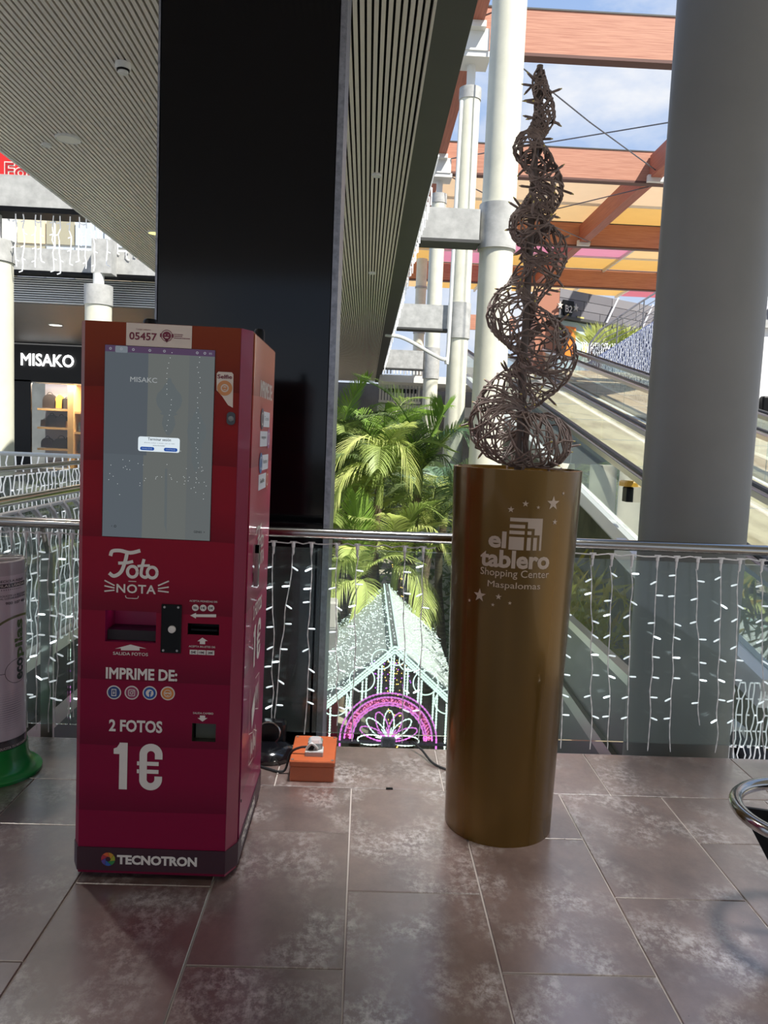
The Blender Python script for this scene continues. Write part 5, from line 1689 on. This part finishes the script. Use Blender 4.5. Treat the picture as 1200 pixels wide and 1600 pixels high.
palm(-0.1, 15.2, 0.2, 'mid-green palm filling the middle of the garden behind the arching pale palm', (), 13, 1.7, ('leaf_green', 'leaf_lime', 'leaf_dark'), seed=53)
palm(1.35, 15.4, -0.3, 'mid-green palm just left of the gold pedestal, behind the tall palm', (), 12, 1.7, ('leaf_green', 'leaf_dark', 'leaf_lime'), seed=59)
palm(-0.75, 14.4, -0.4, 'low palm close to the black column, its fronds just above the handrail', (), 12, 1.6, ('leaf_green', 'leaf_lime'), seed=61)
palm(0.35, 15.8, 1.15, 'tall green palm with spreading fronds, topmost behind the pale arching palm', (), 12, 1.9, ('leaf_green', 'leaf_bright'), seed=67)
random.seed(8)
b = MB()
for k in range(5200):
    x, y, z = random.uniform(-5, 4.2), random.uniform(18.5, 20.5), random.uniform(-4.5, 0.3)
    z -= abs(x) * 0.15
    a, e = random.uniform(0, 6.28), random.uniform(-0.6, 1.0)
    d = Vector((math.cos(a) * math.cos(e), math.sin(a) * math.cos(e), math.sin(e))) * random.uniform(0.18, 0.4)
    w = d.cross(Vector((random.uniform(-1, 1), random.uniform(-1, 1), 0.4))).normalized() * 0.04
    p = Vector((x, y, z))
    b.add([p, p + d * 0.5 + w, p + d, p + d * 0.5 - w], [(0, 1, 2, 3)])
put(b, 'garden_foliage', 'leaf_dark', None, (0, 19, -4.5), label='dark green undergrowth filling the garden behind the palms', cat='foliage', kind='stuff')
b = MB()
for k in range(4200):
    x, y = random.uniform(1.9, 4.0), random.uniform(8.2, 13)
    if 1.5 < x < 2.5 and 12.5 < y:
        continue
    z = -4.5 + random.random() ** 0.6 * (4.3 if x < 3.1 else 2.6)
    a, e = random.uniform(0, 6.28), random.uniform(0.2, 1.3)
    d = Vector((math.cos(a) * math.cos(e), math.sin(a) * math.cos(e), math.sin(e))) * random.uniform(0.25, 0.6)
    w = d.cross(Vector((random.uniform(-1, 1), random.uniform(-1, 1), 0.3))).normalized() * 0.032
    p = Vector((x, y, z))
    b.add([p, p + d * 0.5 + w, p + d, p + d * 0.5 - w], [(0, 1, 2, 3)])
leafmat('leaf_croton', (150, 158, 62), (190, 150, 60))
put(b, 'bed_foliage', 'leaf_croton', None, (3, 10, -4.5), label='yellow-green planting below the moving walkway, right of the gold pedestal', cat='foliage', kind='stuff')
pl = thing('planter_shrub', (8.95, 29.2, 4.2), 'yellow-green shrub in a dark planter behind the stair railing', 'shrub')
put(MB().box(8.1, 9.9, 28.9, 29.5, 4.2, 5.15), 'planter', 'blackm', pl)
b = MB()
for k in range(420):
    x, y = random.gauss(8.95, 0.36), random.gauss(29.2, 0.15)
    p = Vector((x, y, 5.12))
    d = Vector((random.gauss(0, 0.35) + (x - 8.95) * 0.6, random.gauss(0, 0.2), random.uniform(0.35, 0.95)))
    w = d.cross(Vector((0.2, 1, 0))).normalized() * 0.035
    b.add([p, p + d * 0.6 + w, p + d, p + d * 0.6 - w], [(0, 1, 2, 3)])
put(b, 'shrub_foliage', 'leaf_lime', pl, kind='stuff')

# ================================================================== lit house decoration down in the garden
HX, HY, HZ, HD = 0.462, 9.5, -1.02, 13.6
HS = 0.00772
LH = thing('light_house', (HX, HY, -4.5), 'glowing house-shaped Christmas light decoration with a pink arch, down below the railing', 'light decoration')
MT['lg'] = EM('mint_white_tube', (220, 248, 232), 1.0)
MT['lm'] = EM('magenta_tube', (222, 124, 220), 0.8)
MT['lw'] = EM('white_spark', (240, 255, 248), 1.3)
MT['lp'] = EM('pink_spark', (255, 130, 190), 0.9)
MT['roofnet'] = M('pale_roof_net', (190, 198, 194), 0.7, var=-0.12, scale=14)
hw, hh = 0.90, 0.81


def hp(px, py, y=HY):
    return (HX + (px - 617) * HS, y, HZ - (py - 1012) * HS)


for sg_ in (-1, 1):
    rs_ = put(MB().loft([[(HX, y, HZ), (HX + sg_ * hw, y, HZ - hh), (HX + sg_ * hw, y, HZ - hh - 0.03), (HX, y, HZ - 0.03)] for y in (HY + 0.02, HD)]), 'roof_slope', 'roofnet', LH)
    b = MB()
    random.seed(60 + sg_)
    for k in range(760):
        s_, y = random.random(), random.uniform(HY + 0.03, HD)
        p = Vector((HX + sg_ * hw * s_, y, HZ - hh * s_ + 0.012))
        b.ball(p, 0.0075, n=4, m=2)
        if k % 3 == 0:
            b.obox(p, p + Vector((random.uniform(-.05, .05), random.uniform(-.09, .09), 0.004)), 0.004, 0.004)
    put(b, 'roof_lights', 'lw', LH, kind='stuff')
    put(MB().obox((HX, HY, HZ - 0.085), (HX + sg_ * hw, HY, HZ - hh - 0.085), 0.03, 0.05, (0, 1, 0)), 'rafter', 'trimmetal', LH)
    put(MB().tube([(HX + sg_ * 0.045, HY - 0.01, HZ - 0.01), (HX + sg_ * 0.045, HD, HZ - 0.01)], 0.012, 6), 'ridge_tube', 'lg', LH)
    put(MB().box(HX + sg_ * hw - 0.025, HX + sg_ * hw + 0.025, HY - 0.02, HY + 0.03, -4.5, HZ - hh), 'corner_post', 'trimmetal', LH)
    put(MB().tube([(HX + sg_ * (hw - 0.03), HY - 0.035, -4.5), (HX + sg_ * (hw - 0.03), HY - 0.035, HZ - hh)], 0.012, 6), 'post_tube', 'lg', LH)
    b = MB()
    for k in range(200):
        b.ball((HX + sg_ * (hw + 0.01), random.uniform(HY, HD), random.uniform(-4.4, HZ - hh - 0.03)), 0.0085, n=4, m=2)
    put(MB().box(HX + sg_ * hw - 0.012, HX + sg_ * hw + 0.004, HY + 0.05, HD, -4.5, HZ - hh - 0.04), 'side_wall', 'roofnet', LH)
    put(b, 'wall_lights', 'lw', LH, kind='stuff')
put(MB().box(HX - 0.03, HX + 0.03, HY - 0.01, HD, HZ - 0.02, HZ + 0.006), 'ridge_bar', 'trimmetal', LH)


def beads(pts, r, mat, name, n=None):
    """A rope light: a clear tube swelling at each lamp."""
    P = [Vector(p) for p in pts]
    L = sum((q - p).length for p, q in zip(P, P[1:]))
    out, rs = [], []
    step = 0.018
    acc = 0.0
    k = 0
    for p, q in zip(P, P[1:]):
        d = (q - p).length
        m_ = max(1, int(d / step))
        for i in range(m_):
            out.append(p.lerp(q, i / m_))
            rs.append(r if k % 2 else r * 0.45)
            k += 1
    out.append(P[-1])
    rs.append(r * 0.5)
    return put(MB().tube(out, rs, 5), name, mat, LH)


arc_c = hp(612, 1168)
# gable bars standing between rafter and arch
for px in (517, 543, 549, 567, 573, 592, 597, 612, 616, 634, 639, 657, 662, 682, 688, 704):
    top = 1012 + abs(px - 617) * 0.90 + 14
    dx = px - 612
    bot = 1168 - math.sqrt(max(0, 78 ** 2 - dx * dx)) if abs(dx) < 78 else 1420
    if bot - top > 8:
        beads([hp(px, top), hp(px, bot)], 0.016, 'lg', 'gable_bar')
for px, py, r in ((524, 1106, 23), (566, 1068, 20), (596, 1034, 16), (620, 1028, 15), (640, 1036, 16), (668, 1070, 20), (704, 1100, 20)):
    put(MB().torus(hp(px, py, HY - 0.03), r * HS, 0.008, 'Y', 28, 6), 'gable_ring', 'lg', LH)
b = MB()
random.seed(77)
for k in range(60):
    b.ball(hp(random.uniform(580, 650), random.uniform(1040, 1085), HY + 0.05), 0.01, n=4, m=2)
put(b, 'violet_lights', EM('violet_spark', (190, 90, 240), 1.3), LH, kind='stuff')
for r in (78, 71, 62, 58):
    beads([(arc_c[0] + r * HS * math.cos(PI * k / 40), HY, arc_c[2] + r * HS * math.sin(PI * k / 40)) for k in range(41)], 0.015, 'lm', 'arch_tube')
for sg_ in (-1, 1):
    for o_ in (0.0, 0.04, 0.075):
        beads([(HX + sg_ * hw * q * 1.02, HY - 0.03, HZ - hh * q * 1.02 - o_) for q in (0, 0.5, 1)], 0.016, 'lg', 'rafter_tube')
b = MB()
for k in range(300):
    a, r = random.uniform(0, PI), random.uniform(59, 70) * HS
    b.ball((arc_c[0] + r * math.cos(a), HY, arc_c[2] + r * math.sin(a)), 0.0095, n=4, m=2)
put(b, 'arch_lights', 'lp', LH, kind='stuff')
put(MB().loft([[(arc_c[0] + r * HS * math.cos(PI * k / 30), HY + 0.02, arc_c[2] + r * HS * math.sin(PI * k / 30)) for k in range(31)] for r in (58, 71)], cap=False, close=False), 'arch_net', M('rose_net', (150, 70, 110), 0.7), LH)
for i in range(9):
    a = PI * (i + 0.0) / 8
    L_p = 50 * HS
    pts = []
    for k in range(17):
        q = 2 * PI * k / 16
        rr, ss = L_p * 0.55 + L_p * 0.45 * math.cos(q), L_p * 0.17 * math.sin(q)
        pts.append((arc_c[0] + rr * math.cos(a) - ss * math.sin(a), HY - 0.01, arc_c[2] + rr * math.sin(a) + ss * math.cos(a)))
    beads(pts, 0.012, 'lm' if i % 2 else 'lg', 'petal_tube')
    put(MB().tube([arc_c, (arc_c[0] + L_p * 0.42 * math.cos(a + 0.18), HY, arc_c[2] + L_p * 0.42 * math.sin(a + 0.18))], 0.008, 6), 'ray_tube', 'lm' if i % 2 == 0 else 'lg', LH)
put(MB().cbox(arc_c[0] - 0.09, arc_c[0] + 0.09, HY - 0.05, HY + 0.03, arc_c[2] - 0.07, arc_c[2] + 0.05, 0.02), 'hub', 'trimmetal', LH)
put(MB().box(HX - hw, HX + hw, HY - 0.02, HY + 0.03, arc_c[2] - 0.05, arc_c[2] - 0.02), 'tie_bar', 'trimmetal', LH)
for sg_ in (-1, 1):
    put(MB().tube([(arc_c[0] + sg_ * 78 * HS, HY, arc_c[2]), (arc_c[0] + sg_ * 78 * HS, HY, -4.5)], 0.012, 6), 'door_tube', 'lm', LH)
# lit post beside the black column and a small pink parcel stack
t = thing('light_post', (-0.62, 9.0, -4.5), 'post wrapped in white lights between the black column and the light house', 'light decoration')
put(MB().box(-0.58, -0.46, 9.0, 9.12, -4.5, -0.4), 'post', 'roofnet', t)
b = MB()
for k in range(260):
    b.ball((random.uniform(-0.59, -0.45), 8.99, random.uniform(-4.4, -0.4)), 0.0085, n=4, m=2)
put(b, 'post_lights', 'lw', t, kind='stuff')
t = thing('parcel_stack', (-0.5, 12.0, -4.5), 'grey and pink stacked display boxes left of the light house roof', 'display')
put(MB().cbox(-0.72, -0.28, 12, 12.5, -4.5, -1.95, 0.03), 'pink_box', M('pink_card', (206, 66, 96), 0.6), t)
put(MB().cbox(-0.68, -0.32, 12.05, 12.45, -1.95, -1.45, 0.03), 'grey_box', M('grey_card', (120, 118, 116), 0.6), t)
put(MB().cbox(-0.66, -0.34, 12.06, 12.4, -1.45, -1.05, 0.03), 'top_box', M('pale_card', (176, 170, 164), 0.6), t)

# ================================================================== left side: walkway, rails, bridges and the bag shop
sw = put(MB().box(-3.62, -2.18, 4.0, 12.2, -0.30, -0.02), 'floor_side', 'concrete', kind='structure', label='narrow side walkway left of the void')
put(MB().box(-2.18, -2.10, 4.0, 12.2, -0.06, 0.03), 'edge_beam', 'brushed', sw)
put(MB().box(-2.17, -2.13, 4.0, 12.2, -0.42, -0.08), 'dark_side', 'blackm', sw)
put(MB().box(-2.18, -2.09, 4.0, 12.2, -0.58, -0.44), 'lower_beam', 'brushed', sw)
put(MB().box(-2.16, -2.14, 4.0, 12.2, -1.3, -0.58), 'side_plate', M('dark_plate', (60, 62, 64), 0.4), sw)
put(MB().box(-18, -3.7, 12.2, 27.9, -0.3, 0.0), 'floor_shops', 'concrete', kind='structure')
t = thing('side_handrail', (-2.15, 4.2, 0), 'stainless handrail with thick white light garland loops, nearer of the two side rails', 'railing')
put(MB().tube([(-2.15, 4.1, 1.05), (-2.15, 12.0, 1.05)], 0.03, 12), 'handrail', 'chrome', t, smooth=True)
put(MB().box(-2.156, -2.144, 4.1, 12, 0.06, 0.98), 'glass_panel', G_RAIL, t)
for k in range(18):
    y = 4.35 + 0.24 * k
    b = MB().tube(smooth_path([(-2.11, y, 0.98), (-2.09, y + 0.04, 0.93), (-2.09, y + 0.10, 0.85), (-2.09, y + 0.15, 0.78), (-2.09, y + 0.17, 0.70)], 4), [0.022, 0.021, 0.020, 0.02, 0.019, 0.018, 0.017, 0.016, 0.015, 0.014, 0.013, 0.012, 0.011, 0.010, 0.009, 0.008, 0.007], 7)
    put(b, 'garland_loop', 'wire', t, smooth=True)
put(MB().tube([(-2.11, 4.1, 0.985), (-2.11, 12, 0.985)], 0.014, 8), 'garland_cord', 'wire', t)
light_net('side_light_net', (-2.10, 4.3, 0.92), (0, 5.0, 0), (0, 0, -0.9), 60, 14, 'curtain of white lights hanging along the nearer side rail', w=0.005)
t = thing('side_handrail', (-3.65, 4.2, 0), 'dark stainless handrail of the farther side walkway, behind the garland rail', 'railing')
put(MB().tube([(-3.65, 4.1, 1.05), (-3.65, 11.7, 1.05)], 0.028, 12), 'handrail', 'brushed', t, smooth=True)
put(MB().box(-3.656, -3.644, 4.1, 11.7, 0.06, 0.98), 'glass_panel', G_RAIL, t)
light_net('side_light_net', (-3.60, 6.5, 0.98), (0, 5.0, 0), (0, 0, -0.75), 46, 10, 'curtain of white lights hanging along the farther side rail', w=0.009)
t = thing('bridge_railing', (-5, 11.8, 0), 'white railing with short white light strings in front of the bag shop', 'railing')
put(MB().tube([(-9, 11.8, 1.06), (-3.66, 11.8, 1.06)], 0.032, 10), 'top_rail', 'steelw', t)
for k in range(22):
    x = -6.2 + 0.115 * k
    put(MB().tube([(x, 11.78, 1.03), (x - 0.02 + 0.03 * (k % 2), 11.77, 0.92), (x + 0.01, 11.77, 0.80)], 0.011, 5), 'light_string', 'icicle', t)

# bridges
t = put(MB().box(-14, -2.9, 12.3, 12.7, 4.74, 5.20), 'bridge_beam', 'concrete', None, (-5.8, 12.3, 4.7), label='pale concrete bridge beam above the left column, below the red sign', cat='concrete beam')
put(MB().box(-14, -2.9, 12.28, 12.72, 4.66, 4.74), 'dark_underside', 'blackm', t)
t = put(MB().box(-18, -3.0, 17.9, 18.3, 4.86, 5.34), 'bridge_beam', 'concrete', None, (-6, 17.9, 4.8), label='second concrete beam farther back, above the striped louvre band', cat='concrete beam')
put(MB().box(-6.05, -5.62, 17.5, 17.9, 4.80, 5.52), 'bracket', 'concrete', t)
put(MB().tube([(-18, 17.9, 6.02), (-3.0, 17.9, 6.02)], 0.03, 8), 'top_rail', 'steelw', t)
for k in range(10):
    put(MB().tube([(-12 + k, 17.95, 5.34), (-12 + k, 17.95, 6.02)], 0.022, 6), 'rail_post', 'steelw', t)
put(MB().box(-18, -3.0, 17.88, 18.32, 4.80, 4.86), 'dark_underside', 'blackm', t)
LVX = -3.8
lv = thing('louvre_band', (-8, 18.2, 4.2), 'band of white horizontal louvres under the second concrete beam', 'louvres')
put(MB().box(-18, LVX, 18.3, 18.34, 4.31, 4.79), 'backing', 'board', lv)
lsrc = None
for k in range(11):
    z = 4.22 + 0.051 * k
    b = MB().box(-18, LVX, 18.24, 18.30, z, z + 0.026)
    put(b, 'slat', 'steelw', lv)
sf_ = put(MB().box(-18, -3.8, 18.31, 27.4, 4.20, 4.3), 'ceiling_shops', M('grey_soffit', (128, 124, 120), 0.5, var=-0.4, scale=40, stretch=(0.02, 12, 1)), kind='structure')
ceil2 = thing('ceiling_downlight', (-8.6, 22.0, 4.2), 'small bright downlight in the soffit before the bag shop', 'downlight')
put(MB().lathe(-8.55, 22.0, [(0.16, 4.2), (0.16, 4.185), (0.01, 4.18)], 20), 'lens', EM('white_downlight', (255, 252, 240), 2.0), ceil2)
put(MB().lathe(-8.55, 22.0, [(0.19, 4.205), (0.19, 4.19), (0.16, 4.188)], 20, cap=False), 'rim', 'steelw', ceil2)
b = MB()
random.seed(12)
for k in range(11):
    icicle(b, -5.42 + 0.135 * k + random.uniform(-0.03, 0.03), 12.4, 4.66, random.uniform(0.72, 0.95))
put(b, 'icicle_lights', 'icicle', None, (-5, 12.4, 4.6), label='white icicle lights hanging under the bridge beam beside the left column', cat='string lights', kind='stuff')
b = MB()
for k in range(14):
    icicle(b, -6.4 + 0.2 * k + random.uniform(-0.03, 0.03), 17.86, 6.0, random.uniform(0.5, 0.95))
put(b, 'icicle_lights', 'icicle', None, (-5, 17.86, 6), label='farther white icicle lights above the second concrete beam', cat='string lights', kind='stuff')
t = thing('upper_shopfront', (-8, 24, 5), 'pale upper storey with beige and bluish panes behind the icicle lights', 'building')
put(MB().box(-20, -3.8, 24.2, 24.5, 4.4, 9.5), 'wall', M('pale_upper_wall', (222, 220, 212), 0.6), t)
cs = [(206, 216, 226), (222, 206, 176), (196, 204, 214), (214, 212, 204), (170, 164, 140)]
for k in range(12):
    for j in range(3):
        c = cs[(k * 3 + j * 2) % 5]
        nm = 'pane_%d' % ((k * 3 + j * 2) % 5)
        put(MB().box(-13.9 + 0.85 * k, -13.1 + 0.85 * k, 24.12, 24.2, 5.3 + 0.75 * j, 5.98 + 0.75 * j), 'pane', bpy.data.materials.get(nm) or M(nm, c, 0.25), t)
t = thing('food_banner', (-6.3, 14.2, 5.4), 'red banner with white outlined lettering above the bridge beam at the left edge', 'banner')
put(MB().box(-6.62, -5.2, 14.2, 14.23, 5.60, 6.4), 'red_sheet', M('banner_red', (226, 36, 34), 0.5), t)
BN = lambda d: (lambda u_, v_: (u_, 14.2 - d, v_))
put(text(MB(), 'Food', -6.40, -5.60, 5.69, 5.98, BN(0.006), 0.06), 'lettering_edge', 'whiteprint', t)
put(text(MB(), 'Food', -6.38, -5.62, 5.71, 5.96, BN(0.012), 0.01), 'lettering', M('banner_dark_red', (170, 30, 34), 0.5), t)
put(MB().tube([(-9, 14.1, 5.66), (-3, 14.1, 5.66)], 0.045, 8), 'white_rail', 'steelw', t)
for k in range(8):
    put(MB().box(-6.6 + 0.22 * k, -6.55 + 0.22 * k, 14.05, 14.1, 5.20, 5.62), 'baluster', 'steelw', t)

# bag shop
sp = thing('bag_shop', (-10, 27, 0), 'black shop front with glowing white MISAKO letters and lit shelves', 'shop front')
put(MB().box(-18, -11.32, 27.0, 27.1, 0, 2.95).box(-18, -3.5, 27.0, 27.1, 2.9, 4.2), 'black_fascia', M('shop_black', (14, 14, 16), 0.5), sp)
put(MB().box(-18, -3.5, 26.95, 27.0, 4.12, 4.16), 'trim_line', 'brushed', sp)
put(text(MB(), 'MISAKO', -11.62, -9.86, 3.42, 3.83, lambda u_, v_: (u_, 26.93, v_), 0.02), 'sign_lettering', EM('sign_white', (255, 255, 255), 2.0), sp)
put(MB().box(-11.4, -3.5, 28.4, 28.5, 0, 2.95), 'back_wall', M('shop_lilac_wall', (206, 198, 206), 0.6), sp)
MT['oak'] = M('pale_oak', (222, 178, 120), 0.5)
for z in (0.65, 1.38, 2.02):
    put(MB().box(-11.35, -10.28, 27.6, 28.4, z - 0.05, z + 0.02), 'shelf', 'oak', sp)
for z in (0.5, 1.25, 1.95):
    put(MB().box(-10.08, -7.0, 27.6, 28.4, z - 0.05, z + 0.02), 'shelf', 'oak', sp)
put(MB().box(-10.28, -10.08, 27.5, 28.4, 0, 2.9), 'upright', 'oak', sp)
put(MB().box(-10.0, -7.0, 28.3, 28.39, 2.05, 2.9), 'oak_panel', 'oak', sp)
put(MB().box(-11.3, -3.6, 27.04, 27.05, 0, 2.9), 'shop_window', GLASS('shop_glass', (240, 242, 242), 0.0), sp)
ld = bpy.data.lights.new('shop_lamp', 'AREA')
ld.energy = 130
ld.size, ld.shape, ld.size_y = 3.0, 'RECTANGLE', 0.6
ld.color = (1.0, 0.86, 0.66)
lo = bpy.data.objects.new('shop_lamp', ld)
COL.objects.link(lo)
lo.location = (-9.8, 27.45, 2.86)
put(MB().box(-11.3, -8.3, 27.25, 27.7, 2.88, 2.92), 'lamp_trough', 'steelw', sp)


def bag(x, z, w, h, c, label, dome=True):
    t = thing('handbag', (x, 27.9, z), label, 'bag', 'bags on the shop shelves')
    mt = bpy.data.materials.get('bag_%d_%d_%d' % c) or M('bag_%d_%d_%d' % c, c, 0.5)
    k_ = 10
    prof = [(-w / 2, 0), (w / 2, 0)] + ([(w / 2 * math.cos(PI * q / k_), h * 0.45 + h * 0.55 * math.sin(PI * q / k_)) for q in range(k_ + 1)] if dome else [(w * 0.44, h * 0.9), (w * 0.3, h), (-w * 0.3, h * 0.96), (-w * 0.44, h * 0.9)])
    put(MB().plate([(x + a, 27.78, z + 0.02 + bb) for a, bb in prof], (0, 0.2, 0)), 'bag_body', mt, t)
    put(MB().torus((x, 27.86, z + h * 0.98), w * 0.2, 0.014, 'Y', 14, 5, 0, PI), 'handle', mt, t)


bag(-11.02, 2.04, 0.46, 0.48, (44, 34, 28), 'large dark domed handbag on the top shelf, left end')
bag(-10.68, 2.04, 0.30, 0.44, (222, 150, 64), 'orange rounded handbag on the top shelf')
bag(-10.44, 2.04, 0.30, 0.36, (50, 42, 36), 'dark square handbag on the top shelf, right end', False)
bag(-11.18, 1.40, 0.28, 0.24, (60, 44, 34), 'small brown handbag on the middle shelf, left end', False)
bag(-10.95, 1.40, 0.36, 0.42, (34, 34, 42), 'dark domed backpack on the middle shelf')
bag(-10.62, 1.40, 0.38, 0.38, (42, 40, 48), 'charcoal square tote on the middle shelf', False)
bag(-10.37, 1.40, 0.20, 0.22, (150, 112, 70), 'tan box bag on the middle shelf, right end', False)
bag(-11.10, 0.67, 0.40, 0.34, (40, 30, 44), 'dark plum handbag on the lower shelf, left end')
bag(-10.62, 0.67, 0.56, 0.34, (36, 32, 34), 'wide black holdall on the lower shelf')
bag(-10.36, 0.67, 0.16, 0.40, (30, 30, 34), 'narrow black bag on the lower shelf, right end', False)
bag(-9.92, 1.27, 0.20, 0.34, (70, 80, 90), 'blue-grey bag on the second bay, beside the upright', False)
bag(-9.9, 0.52, 0.26, 0.46, (66, 46, 36), 'brown bag on the lower shelf of the second bay')
